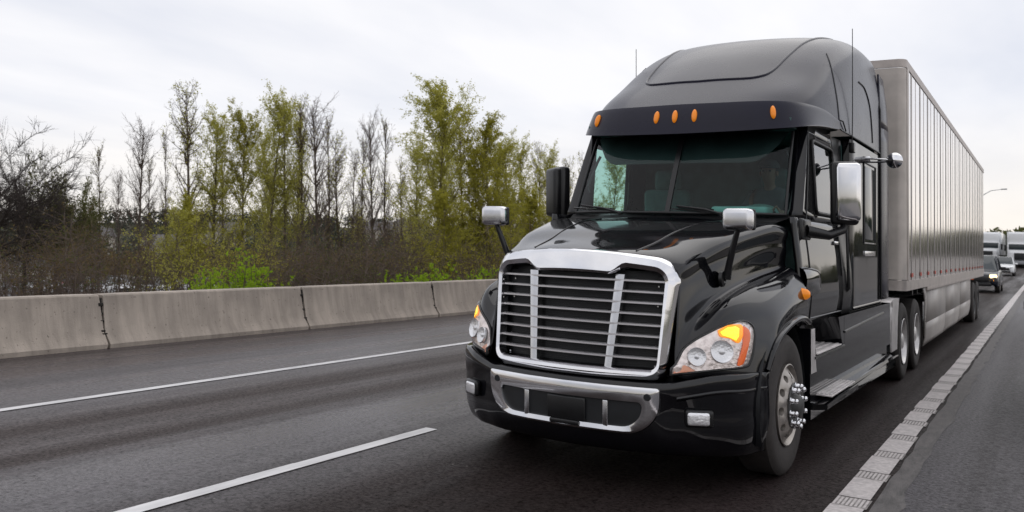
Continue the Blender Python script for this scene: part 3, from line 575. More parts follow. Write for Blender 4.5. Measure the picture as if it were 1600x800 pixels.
for s in (-1, 1):
    loopw = [(1.40, 1.97), (2.24, 1.97), (2.24, 2.60), (1.412, 2.60)]
    c = np.mean(loopw, 0); L_ = []
    for i in range(4):
        p, a, q = np.array(loopw[i]), np.array(loopw[i - 1]), np.array(loopw[(i + 1) % 4]); r_ = .07
        p1 = p + (a - p) / np.linalg.norm(a - p) * r_; p2 = p + (q - p) / np.linalg.norm(q - p) * r_
        for t in np.linspace(0, 1, 6): L_.append(tuple((1 - t) ** 2 * p1 + 2 * t * (1 - t) * p + t * t * p2))
    door = MB(); seam = [(.98, 1.08), (.98, 1.75), (1.05, 1.93), (1.33, 2.66), (2.28, 2.66), (2.28, 1.08), (.98, 1.08)]
    SP = []
    for i in range(6):
        for t in np.linspace(0, 1, 10)[:-1]: y_ = seam[i][0] * (1 - t) + seam[i + 1][0] * t; z_ = seam[i][1] * (1 - t) + seam[i + 1][1] * t; SP.append((s * (cx_(z_) + .002), y_, z_))
    door.tube(SP + SP[:1], .006, 5, cap=False); dr = door.build('door', 'satin_black', T)
    b = MB(); b.tube([(s * (cx_(z_) + .006), y_, z_) for y_, z_ in L_ + L_[:2]], .015, 8, cap=False); wf = b.build('window_frame', 'black_plastic', dr, smooth=80)
    b = MB(); b.v = [(s * (cx_(z_) - .004), y_, z_) for y_, z_ in L_]; b.f = [tuple(range(len(L_)))]; b.build('door_window', 'door_glass', dr)
    b = MB(); b.box(s * 1.115 - .012, s * 1.115 + .012, 2.02, 2.2, 1.70, 1.735, .008); b.build('door_handle', 'chrome', dr)
    b = MB(); b.patch([[(s * (cx_(1.56) - .02), y, 1.47 + h_), (s * (cx_(1.5) + w_ * .6), y, 1.455 + h_ * .8), (s * (cx_(1.45) + w_), y, 1.42), (s * (cx_(1.4) + w_ * .8), y, 1.34), (s * (cx_(1.3) - .01), y, 1.24)] for y, w_, h_ in ((.63, .055, .04), (.85, .052, .04), (1.1, .035, .03), (1.3, .015, .01), (1.42, -.01, -.02))], 3, 3); b.build('door_swage', 'black_paint', dr, smooth=70)
    # dark recess between door and sleeper, then sleeper side
    b = MB(); b.patch([[(s * (cx_(z) - .02), 2.3, z), (s * (cx_(z) - .01), 2.5, z), (s * (cx_(z) + .0), 2.74, z)] for z in (1.04, 1.3, 1.6, 1.9, 2.3, 2.75)], 2, 2); b.build('cab_gap', 'satin_black', T)
    b = MB(); b.tube([(s * 1.12, 2.52, 1.25), (s * 1.15, 2.52, 1.28), (s * 1.13, 2.52, 2.0), (s * 1.09, 2.52, 2.03)], .014, 8); b.build('grab_handle', 'satin_black', T)
    sy = [2.74, 2.78, 3.1, 3.6, 4.1, 4.45]
    b = MB(); b.patch([[(s * (1.135 if y > 2.75 else 1.06), y, z) for y in sy] for z in (1.06, 1.4, 1.9, 2.4, 2.76)], 3, 3); slp = b.build('sleeper', 'black_paint', T, smooth=50)
    b = MB(); b.patch([[(s * 1.14, y, z + .03), (s * 1.146, y, z + .012), (s * 1.14, y, z - .006)] for y, z in ((2.8, 1.06), (4.45, 1.06))], 2, 4); b.build('sleeper_trim', 'black_paint', slp)
    # luggage hatch outline, vent and steel plate on the sleeper
    for (y0, y1, z0, z1) in ((3.42, 4.16, 1.74, 2.60),):
        b = MB(); P = [(y0, z0), (y1, z0), (y1, z1), (y0, z1), (y0, z0)]; PP = []
        for i in range(4):
            for t in np.linspace(0, 1, 6)[:-1]: PP.append((s * 1.137, P[i][0] * (1 - t) + P[i + 1][0] * t, P[i][1] * (1 - t) + P[i + 1][1] * t))
        b.tube(PP + PP[:1], .010, 5, cap=False); hat = b.build('sleeper_window', 'satin_black', slp)
        b = MB(); b.box(s * 1.139 - .004, s * 1.139 + .004, y0 + .05, y1 - .05, z0 + .04, z1 - .04, .003); b.build('window_pane', 'car_glass', hat)
    b = MB(); b.box(s * 1.14 - .006, s * 1.14 + .006, 3.45, 4.1, 1.60, 1.655, .004); b.build('hatch_plate', 'satin_chrome', slp)
    b = MB(); b.patch([[(s * 1.13, 4.452, z), (s * 1.16, 4.62, z), (s * 1.165, 4.85, z), (s * 1.15, 5.02, z)] for z in (1.10, 1.8, 2.6, 3.1)], 3, 3)
    b.patch([[(s * 1.13, 4.452, z), (s * (1.16 - .1 * (z - 3.1) ** 2), 4.62, z - .0), (s * (1.165 - .1 * (z - 3.1) ** 2), 4.85 - .1 * (z - 3.1), z - .03 * (z - 3.1)), (s * (1.15 - .12 * (z - 3.1) ** 2), 5.02 - .2 * (z - 3.1), z - .1 * (z - 3.1))] for z in (3.1, 3.4, 3.72)], 3, 3)
    b.build('side_extender', 'roof_paint', T, smooth=50, solid=.02)
    b = MB(); b.tube([(s * 1.15, 4.46, 1.1), (s * 1.145, 4.46, 2.6), (s * 1.14, 4.46, 3.3), (s * 1.05, 4.46, 3.75)], .012, 6); b.build('extender_seal', 'black_plastic', T)
# roof fairing ---------------------------------------------------------
RF = [
 [(0,.98,2.87),(0,1.25,3.04),(0,1.7,3.32),(0,2.2,3.60),(0,2.7,3.82),(0,3.2,3.94),(0,3.8,4.01),(0,4.45,4.02)],
 [(.34,.99,2.87),(.34,1.26,3.04),(.33,1.71,3.315),(.33,2.2,3.59),(.33,2.7,3.81),(.33,3.2,3.935),(.33,3.8,4.005),(.33,4.45,4.015)],
 [(.63,1.04,2.875),(.63,1.30,3.04),(.62,1.74,3.29),(.61,2.2,3.55),(.61,2.7,3.78),(.61,3.2,3.92),(.61,3.8,3.995),(.61,4.45,4.01)],
 [(.85,1.16,2.88),(.85,1.40,3.04),(.85,1.80,3.25),(.85,2.24,3.50),(.85,2.7,3.72),(.85,3.2,3.88),(.85,3.8,3.965),(.85,4.45,3.985)],
 [(.98,1.36,2.885),(.99,1.56,3.02),(.995,1.92,3.22),(.995,2.32,3.44),(.995,2.72,3.63),(.99,3.2,3.80),(.99,3.8,3.90),(.99,4.45,3.92)],
 [(1.05,1.64,2.89),(1.06,1.80,2.98),(1.075,2.08,3.11),(1.08,2.43,3.26),(1.085,2.78,3.44),(1.085,3.22,3.63),(1.085,3.8,3.75),(1.085,4.45,3.77)],
 [(1.10,2.0,2.89),(1.11,2.14,2.92),(1.12,2.34,2.97),(1.125,2.60,3.03),(1.13,2.87,3.11),(1.13,3.26,3.24),(1.13,3.8,3.34),(1.13,4.45,3.36)],
 [(1.12,2.2,2.80),(1.13,2.3,2.80),(1.135,2.45,2.80),(1.14,2.65,2.80),(1.14,2.9,2.80),(1.14,3.3,2.80),(1.14,3.8,2.80),(1.14,4.45,2.80)]]
G = [[RF[j][i] for j in range(8)] for i in range(8)]
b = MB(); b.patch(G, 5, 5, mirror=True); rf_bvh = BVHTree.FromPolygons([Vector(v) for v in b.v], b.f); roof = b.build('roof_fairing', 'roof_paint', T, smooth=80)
def onroof(x, y):
    h = rf_bvh.ray_cast(Vector((x, y, 6)), Vector((0, 0, -1))); return h[0].z if h[0] is not None else 3
# pressed outline on the front of the fairing
pan = [(.80, 3.5), (.74, 3.0), (.70, 2.6), (.66, 2.1), (.62, 1.75), (.55, 1.60), (.40, 1.53), (0, 1.50)]
PP = curve_pts(pan, 8); full = [(x, y) for x, y in PP] + [(-x, y) for x, y in PP[::-1][1:]]
b = MB(); b.tube([(x, y, onroof(x, y) - .001) for x, y in full], .014, 8); b.build('fairing_ridge', 'roof_paint', roof, smooth=80)
for s in (-1, 1):     # seams down the fairing sides
    for pts in ([(.95, 2.50), (1.02, 2.36), (1.08, 2.26), (1.12, 2.22)], ):
        b = MB(); Q = curve_pts(pts, 8); b.tube([(s * x, y, onroof(x, y) + .001) for x, y in Q] + [(s * 1.14, 2.3, 2.88), (s * 1.145, 2.42, 2.80)], .0075, 5); b.build('fairing_seam', 'black_plastic', roof, smooth=80)
    b = MB(); Q = []
    for (y, z) in curve_pts([(3.25, 3.42), (3.55, 3.40), (3.8, 3.25), (3.92, 3.0), (3.95, 2.86)], 6):
        h = rf_bvh.ray_cast(Vector((s * 3, y, z)), Vector((-s, 0, 0)))[0]; Q.append((h.x + s * .001, y, z))
    b.tube(Q, .009, 5); b.build('fairing_scoop_line', 'black_plastic', roof, smooth=80)
    b = MB(); b.tube([(s * 1.135, 2.22, 2.79), (s * 1.142, 3.2, 2.795), (s * 1.142, 4.45, 2.795)], .009, 5); b.build('fairing_seam', 'black_plastic', roof)
# visor lip
LIP = [(0, .845, 2.635), (.34, .865, 2.64), (.62, .91, 2.65), (.82, .985, 2.665), (.97, 1.10, 2.685), (1.055, 1.28, 2.715), (1.095, 1.62, 2.755), (1.125, 2.22, 2.80)]
CRE = [(0, .945, 2.885), (.34, .965, 2.885), (.62, 1.01, 2.89), (.82, 1.09, 2.895), (.955, 1.22, 2.90), (1.035, 1.45, 2.905), (1.09, 1.80, 2.905), (1.128, 2.22, 2.87)]
b = MB(); under = [(x * .96, y + .13, z + .03) for x, y, z in LIP]
b.patch([under, [(x, y + .01, z - .006) for x, y, z in LIP], LIP, [tuple(np.array(a) * .5 + np.array(c) * .5 + np.array([0, -.012, 0])) for a, c in zip(LIP, CRE)], CRE, [(x * .985, y + .03, z + .006) for x, y, z in CRE], [(x * .95, y + .16, z - .02) for x, y, z in CRE]], 4, 3, mirror=True)
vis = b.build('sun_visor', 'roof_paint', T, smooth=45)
b = MB(); b.patch([[(x * .985, y + .05, z - .004) for x, y, z in LIP], [(x * .93, y + .16, z + .0) for x, y, z in LIP], [(x * .80, y + .5, z + .03) for x, y, z in LIP]], 3, 2, mirror=True); b.build('visor_underside', 'satin_black', T)
for x in (-.82, -.175, 0, .175, .82):
    f_ = np.interp(abs(x), [p[0] for p in LIP], range(8)); i = int(f_); t = f_ - i
    lo_ = np.array(LIP[i]) * (1 - t) + np.array(LIP[i + 1]) * t; hi_ = np.array(CRE[i]) * (1 - t) + np.array(CRE[i + 1]) * t; m_ = lo_ * .42 + hi_ * .58; m_[0] = x; m_[1] -= .018
    bm = bmesh.new(); bmesh.ops.create_uvsphere(bm, u_segments=16, v_segments=10, radius=1)
    yaw = math.atan2(m_[1] + 1.2, 1) * 0 + (-x * .45)
    b = MB(); b.bm(bm, Matrix.Translation(m_) @ Matrix.Rotation(x * .55, 4, 'Z') @ Matrix.Rotation(R(-21), 4, 'X') @ Matrix.Diagonal((.024, .028, .062, 1)))
    b.build('roof_light', 'amber_lens', T, smooth=80)
# black header behind the glass, with rounded lower corners
b = MB(); g_ = []
for x in np.linspace(0, .90, 14):
    q = 1 - max(0, (x - .62) / .28) ** 2; zb = 2.65 - .275 * q; f_ = np.interp(x, [p[0] for p in WSB], [p[1] for p in WSB])
    g_.append([(x, f_ + .40 * (zz - 1.925) / .735 + .012, zz) for zz in (zb, (zb + 2.66) / 2, 2.66)])
b.patch(g_, 1, 1); b.mirror_copy(); b.build('sun_shade', 'mesh_black', wso)
# interior
b = MB(); b.patch([[(0, .74, 1.90), (.5, .78, 1.90), (.98, .92, 1.90)], [(0, 1.05, 1.93), (.5, 1.08, 1.93), (1.0, 1.15, 1.93)], [(0, 1.18, 1.86), (.5, 1.2, 1.86), (1.0, 1.25, 1.86)], [(0, 1.2, 1.4), (.5, 1.22, 1.4), (1.0, 1.27, 1.4)]], 4, 3, mirror=True)
b.box(.28, .78, 1.0, 1.2, 1.90, 2.0, .03); b.build('dashboard', 'interior_light', T)
b = MB(); b.patch([[(x, 2.72, z) for x in (-1.05, -.4, .4, 1.05)] for z in (1.05, 2.0, 2.7)], 2, 2); b.build('sleeper_curtain', 'interior', T)
for s in (-1, 1):
    b = MB(); b.box(s * .55 - .26, s * .55 + .26, 1.62, 2.12, 1.46, 1.60, .05); b.box(s * .55 - .25, s * .55 + .25, 2.06, 2.2, 1.55, 2.22, .05); b.box(s * .55 - .14, s * .55 + .14, 2.08, 2.2, 2.2, 2.42, .05); b.box(s * .55 - .2, s * .55 + .2, 1.7, 2.0, 1.06, 1.46); b.build('seat', 'interior', T)
b = MB(); c_ = Vector((.55, 1.42, 1.90)); rot = Matrix.Translation(c_) @ Matrix.Rotation(R(38), 4, 'X')
b.tube([rot @ Vector((.22 * math.cos(a), .22 * math.sin(a), 0)) for a in np.linspace(0, 2 * math.pi, 33)], .016, 8, cap=False)
for a in (30, 150, 270): b.tube([rot @ Vector((.22 * math.cos(R(a)), .22 * math.sin(R(a)), 0)), rot @ Vector((0, 0, -.04))], .014, 6)
b.tube([rot @ Vector((0, 0, -.02)), rot @ Vector((0, .04, -.35))], .04, 10); b.build('steering_wheel', 'interior_light', T)
b = MB(); b.tube([(.885, 1.22, 2.48), (.91, 1.20, 2.42), (.945, 1.06, 2.18), (.93, 1.07, 2.12)], .014, 8); b.mirror_copy(); b.build('pillar_handle', 'black_plastic', T)
# wipers
for x0, d_ in ((-.42, -1), (.50, -1)):
    b = MB(); P = [(x0, .655, 1.915), (x0 + d_ * .16, .675, 1.955), (x0 + d_ * .42, .72 + .0, 1.985)]; b.tube(P, [.014, .011, .008], 6); b.tube([(x0 + d_ * .08, .680, 1.952), (x0 + d_ * .4, .705, 1.972), (x0 + d_ * .44, .73, 1.975)][:2], .007, 5)
    b.tube([(x0 + d_ * .10, .668, 1.94), (x0 + d_ * .50, .735, 1.96)], .008, 5); b.tube([(x0, .655, 1.90), (x0, .65, 1.925)], .022, 8); b.build('wiper', 'satin_black', T)
# mirrors
def rbox(w_, d_, h_, bv, M4, b, seg=4, taper=1.0):
    bm = bmesh.new(); bmesh.ops.create_cube(bm, size=1)
    for v in bm.verts: v.co = Vector((v.co.x * w_ * (taper if v.co.y < 0 else 1), v.co.y * d_, v.co.z * h_ * (taper if v.co.y < 0 else 1)))
    bmesh.ops.bevel(bm, geom=list(bm.edges), offset=bv, segments=seg, profile=.5, affect='EDGES'); b.bm(bm, M4)
for s in (-1, 1):
    m_ = Matrix.Translation((s * .99, -.51, 1.835)) @ Matrix.Rotation(s * R(-6), 4, 'Z')
    b = MB(); rbox(.215, .10, .155, .035, m_, b, taper=.94); hm = b.build('hood_mirror', 'satin_chrome', T, smooth=60)
    b = MB(); rbox(.205, .035, .145, .015, m_ @ Matrix.Translation((0, .055, 0)), b); b.build('mirror_glass', 'black_plastic', hm)
    b = MB(); b.tube([(s * .985, -.49, 1.77), (s * .96, -.48, 1.70), (s * .905, -.44, 1.52), (s * .885, -.43, 1.42)], [.018, .021, .024, .03], 10)
    b.lathe([(0, .0001), (.028, .03), (.02, .055), (0, .06)], (s * .845, -.43, 1.42), 'x', 18, s); b.build('mirror_arm', 'satin_black', hm)
    m_ = Matrix.Translation((s * 1.37, 1.22, 2.135)) @ Matrix.Rotation(s * R(12 if s > 0 else 30), 4, 'Z')
    b = MB(); rbox(.205, .10, .50, .035, m_ @ Matrix.Translation((s * .015, -.02, 0)), b, taper=.93); dm = b.build('door_mirror', 'chrome' if s > 0 else 'satin_black', T, smooth=60)
    b = MB(); rbox(.225, .10, .53, .035, m_ @ Matrix.Translation((-s * .012, .045, -.008)), b); b.build('mirror_housing', 'satin_black', dm, smooth=60)
    b = MB(); rbox(.18, .01, .46, .004, m_ @ Matrix.Translation((0, .092, 0)), b); b.build('mirror_face', 'mirror_glass', dm)
    b = MB(); b.tube([(s * 1.36, 1.27, 1.90), (s * 1.34, 1.24, 1.82), (s * 1.25, 1.12, 1.77), (s * 1.10, .96, 1.80)], [.03, .036, .04, .055], 10)
    b.box(s * 1.085 - .03, s * 1.085 + .03, .80, 1.12, 1.72, 1.90, .025); b.build('mirror_bracket', 'satin_black', dm, smooth=50)
    b = MB(); b.tube([(s * 1.15, 2.70, 2.70), (s * 1.155, 2.70, 3.0), (s * 1.155, 2.70, 3.85)], [.006, .005, .004], 6); b.box(s * 1.15 - .025, s * 1.15 + .025, 2.66, 2.74, 2.62, 2.72, .008); b.build('antenna', 'satin_black', T)
    b = MB(); b.tube([(s * 1.12, 3.32, 2.62), (s * 1.25, 3.30, 2.62), (s * 1.45, 3.30, 2.60)], .010, 8); b.tube([(s * 1.12, 3.45, 2.60), (s * 1.3, 3.38, 2.59), (s * 1.45, 3.31, 2.59)], .009, 8)
    rbox(.12, .07, .06, .02, Matrix.Translation((s * 1.16, 3.34, 2.62)), b); arm_ = b.build('spot_mirror', 'satin_chrome', T)
    b = MB(); b.lathe([(.0, .0001), (.012, .04), (.05, .075), (.075, .082), (.08, .0001)], (s * 1.45, 3.30, 2.60), 'y', 24); b.v = [(x, y - .04, z) for x, y, z in b.v]; b.build('mirror_bowl', 'chrome', arm_, smooth=60)
# chassis fairing with two steps ------------------------------------------------
for s in (-1, 1):
    b = MB(); X = 1.195
    def pl(y0, y1, z0, z1, x0=X, x1=None): 
        n = len(b.v); x1 = x0 if x1 is None else x1; b.v += [(s * x0, y0, z0), (s * x0, y1, z0), (s * x1, y1, z1), (s * x1, y0, z1)]; b.f.append((n, n + 1, n + 2, n + 3))
    for (y0, y1) in ((.70, .84), (2.05, 2.3), (2.3, 4.30), (4.30, 4.82)):
        pl(y0, y1, .56, 1.05 if y0 > 2 else 1.02)
    pl(.84, 2.05, .56, .78)                              # below the upper step
    for z in (.785,): n = len(b.v); b.v += [(s * X, .84, z), (s * X, 2.05, z), (s * .92, 1.95, z), (s * .92, .90, z)]; b.f.append((n, n + 1, n + 2, n + 3))
    n = len(b.v); b.v += [(s * .92, .90, .785), (s * .92, 1.95, .785), (s * 1.10, 1.95, 1.06), (s * 1.10, .90, 1.06)]; b.f.append((n, n + 1, n + 2, n + 3))
    n = len(b.v); b.v += [(s * X, 1.98, .785), (s * .92, 1.92, .785), (s * 1.05, 1.75, 1.05), (s * X, 1.80, 1.05)]; b.f.append((n, n + 1, n + 2, n + 3))
    n = len(b.v); b.v += [(s * X, 1.98, .785), (s * X, 2.06, .785), (s * X, 2.06, 1.05), (s * X, 1.80, 1.05)]; b.f.append((n, n + 1, n + 2, n + 3))
    n = len(b.v); b.v += [(s * X, .70, 1.05), (s * X, 4.82, 1.05), (s * .8, 4.82, 1.055), (s * .8, .70, 1.055)]
    pl(.70, 4.82, .30, .42, 1.20); pl(.70, 4.82, .42, .44, 1.20, 1.30); pl(.78, 2.1, .385, .425, 1.31, 1.31); pl(.70, 4.82, .42, .56, 1.175)
    n = len(b.v); b.v += [(s * 1.30, .78, .38), (s * 1.31, .78, .42), (s * .7, .70, .42), (s * .7, .70, .30)]; b.f.append((n, n + 1, n + 2, n + 3))
    n = len(b.v); b.v += [(s * 1.25, 4.82, .30), (s * 1.25, 4.82, .44), (s * .7, 4.82, .44), (s * .7, 4.82, .30)]; b.f.append((n, n + 1, n + 2, n + 3))
    n = len(b.v); b.v += [(s * 1.31, .78, .42), (s * 1.25, 4.82, .42), (s * 1.17, 4.82, .445), (s * 1.17, .78, .425)]; b.f.append((n, n + 1, n + 2, n + 3))
    n = len(b.v); b.v += [(s * X, .70, .30), (s * X, .70, 1.02), (s * .6, .70, 1.02), (s * .6, .70, .30)]; b.f.append((n, n + 1, n + 2, n + 3))
    n = len(b.v); b.v += [(s * X, 4.82, .30), (s * X, 4.82, 1.05), (s * .6, 4.82, 1.05), (s * .6, 4.82, .30)]; b.f.append((n, n + 1, n + 2, n + 3))
    n = len(b.v); b.v += [(s * 1.30, .78, .38), (s * 1.25, 4.82, .30), (s * .7, 4.82, .30), (s * .7, .78, .30)]; b.f.append((n, n + 1, n + 2, n + 3))
    cf = b.build('chassis_fairing', 'black_paint', T, smooth=0)
    b = MB(); b.patch([[(s * 1.199, .715, z), (s * 1.199, .85 + .3 * max(0, (.86 - z)), z)] for z in (.66, .78, 1.015)], 1, 2); b.build('front_strip', 'step_metal', cf)
    b = MB(); b.v = [(s * 1.194, .80, 1.035), (s * 1.194, .92, .80), (s * 1.0, 1.18, .80), (s * 1.10, 1.02, 1.045)]; b.f = [(0, 1, 2, 3)]; b.build('step_side_panel', 'step_metal', cf)
    b = MB(); b.tube([(s * 1.197, 2.06, .90), (s * 1.197, 4.3, .96)], .012, 6); b.tube([(s * 1.197, .84, .775), (s * 1.197, 2.04, .775)], .012, 6); b.build('fairing_trim', 'satin_black', cf)
    for nm, x0, x1, y0, y1, z in (('upper_step', .95, 1.20, .95, 1.92, .79), ('lower_step', 1.16, 1.30, 1.0, 2.0, .45)):
        b = MB(); b.box(min(s * x0, s * x1), max(s * x0, s * x1), y0, y1, z, z + .012, .003)
        for k in range(4): xx = s * (x0 + (x1 - x0) * (k + .5) / 4); b.box(xx - .012, xx + .012, y0 + .03, y1 - .03, z + .012, z + .020)
        b.build(nm, 'step_metal', cf)
    b = MB(); b.box(min(s * .93, s * 1.0), max(s * .93, s * 1.0), .95, 1.6, .80, 1.03, .01); b.build('step_back', 'step_metal', cf)
    b = MB(); b.box(min(s * .7, s * 1.12), max(s * .7, s * 1.12), 2.75, 4.7, 1.0, 1.06, .01); b.build('deck_plate', 'satin_black', cf)
    # quarter fender in front of the drive wheels
    b = MB(); b.patch([[(s * .72, y, z), (s * 1.2, y, z)] for y, z in ((4.90, .45), (4.92, .75), (5.0, 1.02), (5.3, 1.07), (5.55, 1.08))], 2, 4)
    b.v += []; q = b.build('quarter_fender', 'step_metal', T, smooth=50, solid=.015)
    b = MB(); n = 0; b.v = [(s * 1.2, 4.90, .45), (s * 1.2, 5.36, .45), (s * 1.2, 5.42, .85), (s * 1.2, 5.55, 1.08), (s * 1.2, 5.0, 1.08), (s * 1.2, 4.92, .8)]; b.f = [(0, 1, 2, 3, 4, 5)]; b.build('fender_flange', 'step_metal', q)

# wheels ----------------------------------------------------------------------------------------
def tyre_mb(r, w_, rim, cx, cy, cz, s, b=None):
    b = b or MB(); h = w_
    b.lathe([(-h + .02, rim - .01), (-h + .0, rim + .05), (-h + .01, r * .86), (-h + .03, r - .015), (-h + .055, r), (-.035, r), (-.018, r - .015 * 1), (-.004, r - .035), (.002, r * .88), (.004, rim + .10), (-.004, rim + .05), (-.014, rim + .012), (-.03, rim - .01)], (cx, cy, cz), 'x', 64, s); return b
def holed_disc(b, cx, cy, cz, s, r0, rh, hr, r1, x0, xh, x1, nh=10):
    # ring with nh round hand holes; offset along the axle runs from x0 at r0 through xh at rh to x1 at r1
    xo = lambda r_: float(np.interp(r_, [r0, rh, r1], [x0, xh, x1]))
    for k in range(nh):
        a0 = 2 * math.pi * (k + .13) / nh; h = math.pi / nh; sq = []; ci = []
        for t in range(32):
            a = 2 * math.pi * t / 32; c_, s_ = math.cos(a), math.sin(a); m_ = max(abs(c_), abs(s_)); u, v_ = c_ / m_, s_ / m_
            rr = rh + (r1 - rh) * v_ if v_ > 0 else rh + (rh - r0) * v_; th = a0 + h * u; sq.append((rr, th))
            ci.append((rh + hr * .8 * s_, a0 + hr * c_ / rh))
        for f_ in (0, .5, 1):
            for (p, q) in zip(sq, ci):
                rr, th = p[0] + (q[0] - p[0]) * f_, p[1] + (q[1] - p[1]) * f_; b.v.append((cx + s * (xo(rr) - (0 if f_ < 1 else .008)), cy + rr * math.cos(th), cz + rr * math.sin(th)))
        for (q) in ci: b.v.append((cx + s * (xo(q[0]) - .05), cy + q[0] * math.cos(q[1]), cz + q[0] * math.sin(q[1])))
        o = len(b.v) - 128; b.f += [(o + j * 32 + t, o + j * 32 + (t + 1) % 32, o + (j + 1) * 32 + (t + 1) % 32, o + (j + 1) * 32 + t) for j in range(3) for t in range(32)]
def front_wheel(s, y, r=.51):
    cx, cz = s * 1.185, r
    hubE = tyre_mb(r, .29, .292, cx, y, cz, s).build('wheel', 'rubber', T, smooth=35)
    b = MB(); b.lathe([(-.12, .27), (-.05, .283), (-.015, .292), (.0, .298), (.004, .290), (-.012, .278), (-.03, .270)], (cx, y, cz), 'x', 64, s)
    holed_disc(b, cx, y, cz, s, .150, .212, .030, .271, .038, .016, -.03, 10)
    b.lathe([(.038, .150), (.040, .135)], (cx, y, cz), 'x', 48, s); b.build('rim', 'rim_alloy', hubE, smooth=50)
    b = MB(); b.lathe([(-.10, .26), (-.09, .05)], (cx, y, cz), 'x', 32, s); b.build('brake_drum', 'mesh_black', hubE)
    b = MB(); b.lathe([(.040, .165), (.048, .155), (.048, .09), (.06, .085), (.085, .075), (.10, .055), (.105, .0001)], (cx, y, cz), 'x', 40, s); b.build('hub', 'rim_dark', hubE, smooth=35)
    for k in range(10):
        a = 2 * math.pi * (k + .4) / 10; c_ = (cx, y + .1425 * math.cos(a), cz + .1425 * math.sin(a)); b = MB()
        b.lathe([(.043, .026), (.050, .026), (.054, .0195), (.072, .018), (.078, .014), (.080, .018), (.086, .0205), (.097, .018), (.104, .010), (.105, .0001)], c_, 'x', 16, s); b.build('lug_nut', 'hub_alloy', hubE, smooth=50)
def dual_wheel(s, y, P, r=.50, halfx=1.20, rimmat='rim_bright'):
    cx, cz = s * halfx, r
    we = tyre_mb(r, .27, .292, cx, y, cz, s).build('wheel', 'rubber', P, smooth=35)
    b = tyre_mb(r, .27, .292, cx - s * .31, y, cz, s); b.build('inner_tyre', 'rubber', we, smooth=35)
    b = MB(); b.lathe([(.0, .298), (.004, .290), (-.012, .278), (-.10, .27), (-.155, .262), (-.165, .25)], (cx, y, cz), 'x', 56, s)
    holed_disc(b, cx, y, cz, s, .150, .205, .028, .25, -.185, -.178, -.165, 10); b.lathe([(-.185, .15), (-.18, .12), (-.12, .115), (-.02, .10), (-.01, .085), (-.008, .0001)], (cx, y, cz), 'x', 40, s)
    b.build('rim', rimmat, we, smooth=45)
mat('rim_bright', (.72, .70, .69), .35, metal=.5, noise=.12, nscale=12)
for s in (-1, 1):
    front_wheel(s, .06)
    for y in (5.96, 7.28): dual_wheel(s, y, T)
    b = MB(); b.box(min(s * .6, s * 1.2), max(s * .6, s * 1.2), 7.95, 7.97, .25, .95); b.build('mud_flap', 'rubber', T)
b = MB()
for y in (.06, 5.96, 7.28): b.tube([(-1.0, y, .5), (-.3, y, .5 if y > 1 else .42), (.3, y, .5 if y > 1 else .42), (1.0, y, .5)], .07, 10)
b.build('axle', 'satin_black', T)

# ------------------------------------------------------------------ trailer
Y0, Y1, ZB, ZT = 5.52, 21.45, 1.17, 4.10
TR = thing('semi_trailer', 'long silver box trailer with dark vertical seams coupled behind the black truck', 'trailer', (XC, YA, road_z(XC, YA)))
b = MB(); HX = 1.275; RC = .10
def outline(z, e=0.0):
    o = []
    for cxs, cy_, a0, in ((1, 0, 270),):
        pass
    pts = []
    for a in np.linspace(0, 90, 7): pts.append((HX - RC + (RC + e) * math.sin(R(a)), Y0 + RC - (RC + e) * math.cos(R(a))))
    pts.append((HX + e, Y1)); return [(-x, y, z) for x, y in pts[::-1]] + [(x, y, z) for x, y in pts]
b = MB(); b.patch([outline(ZB + .12), outline(2.5), outline(ZT - .09)], 1, 2)
body = b.build('trailer_wall', 'trailer_skin', TR, smooth=30)
def rail(z0, z1, e, nm, m):
    b = MB(); A, B_ = outline(z0, e), outline(z1, e); b.patch([outline(z0, 0), A], 1, 1); b.patch([A, B_], 1, 1); b.patch([B_, outline(z1, 0)], 1, 1); return b.build(nm, m, TR, smooth=30)
rail(ZT - .10, ZT, .012, 'top_rail', 'trailer_rail'); rail(ZB, ZB + .13, .012, 'bottom_rail', 'trailer_rail')
b = MB(); b.v = [(-HX, Y0 + .05, ZT), (HX, Y0 + .05, ZT), (HX, Y1, ZT), (-HX, Y1, ZT)]; b.f = [(0, 1, 2, 3)]; b.build('trailer_roof', 'trailer_rail', TR)
b = MB(); b.v = [(-HX, Y0 + .05, ZB + .02), (HX, Y0 + .05, ZB + .02), (HX, Y1, ZB + .02), (-HX, Y1, ZB + .02)]; b.f = [(0, 1, 2, 3)]
b.box(-.6, -.5, 7, Y1, .85, ZB); b.box(.5, .6, 7, Y1, .85, ZB)
for k in range(28): b.box(-1.2, 1.2, 6.8 + k * .52, 6.86 + k * .52, 1.07, ZB + .01)
b.build('trailer_floor', 'satin_black', TR)
b = MB(); P = outline(0, .004); c0, c1 = P[0:8], P[8:]
F_ = [(x, y) for x, y, z in outline(0, .006)][1:-1]; b.patch([[(x, y, z) for x, y in F_] for z in (ZB + .14, ZT - .11)], 1, 1); nose = b.build('front_wall', 'trailer_nose', TR, smooth=30)
b = MB(); b.box(1.277, 1.292, Y0 + .10, Y0 + .24, ZB + .13, ZT - .10, .003); b.mirror_copy(); b.build('corner_post', 'trailer_nose', nose)
b = MB(); b.box(-1.0, 1.0, Y0 - .005, Y0 + .001, ZT - .035, ZT - .005); b.build('front_tape', 'red_tape', nose)
pitch = .92
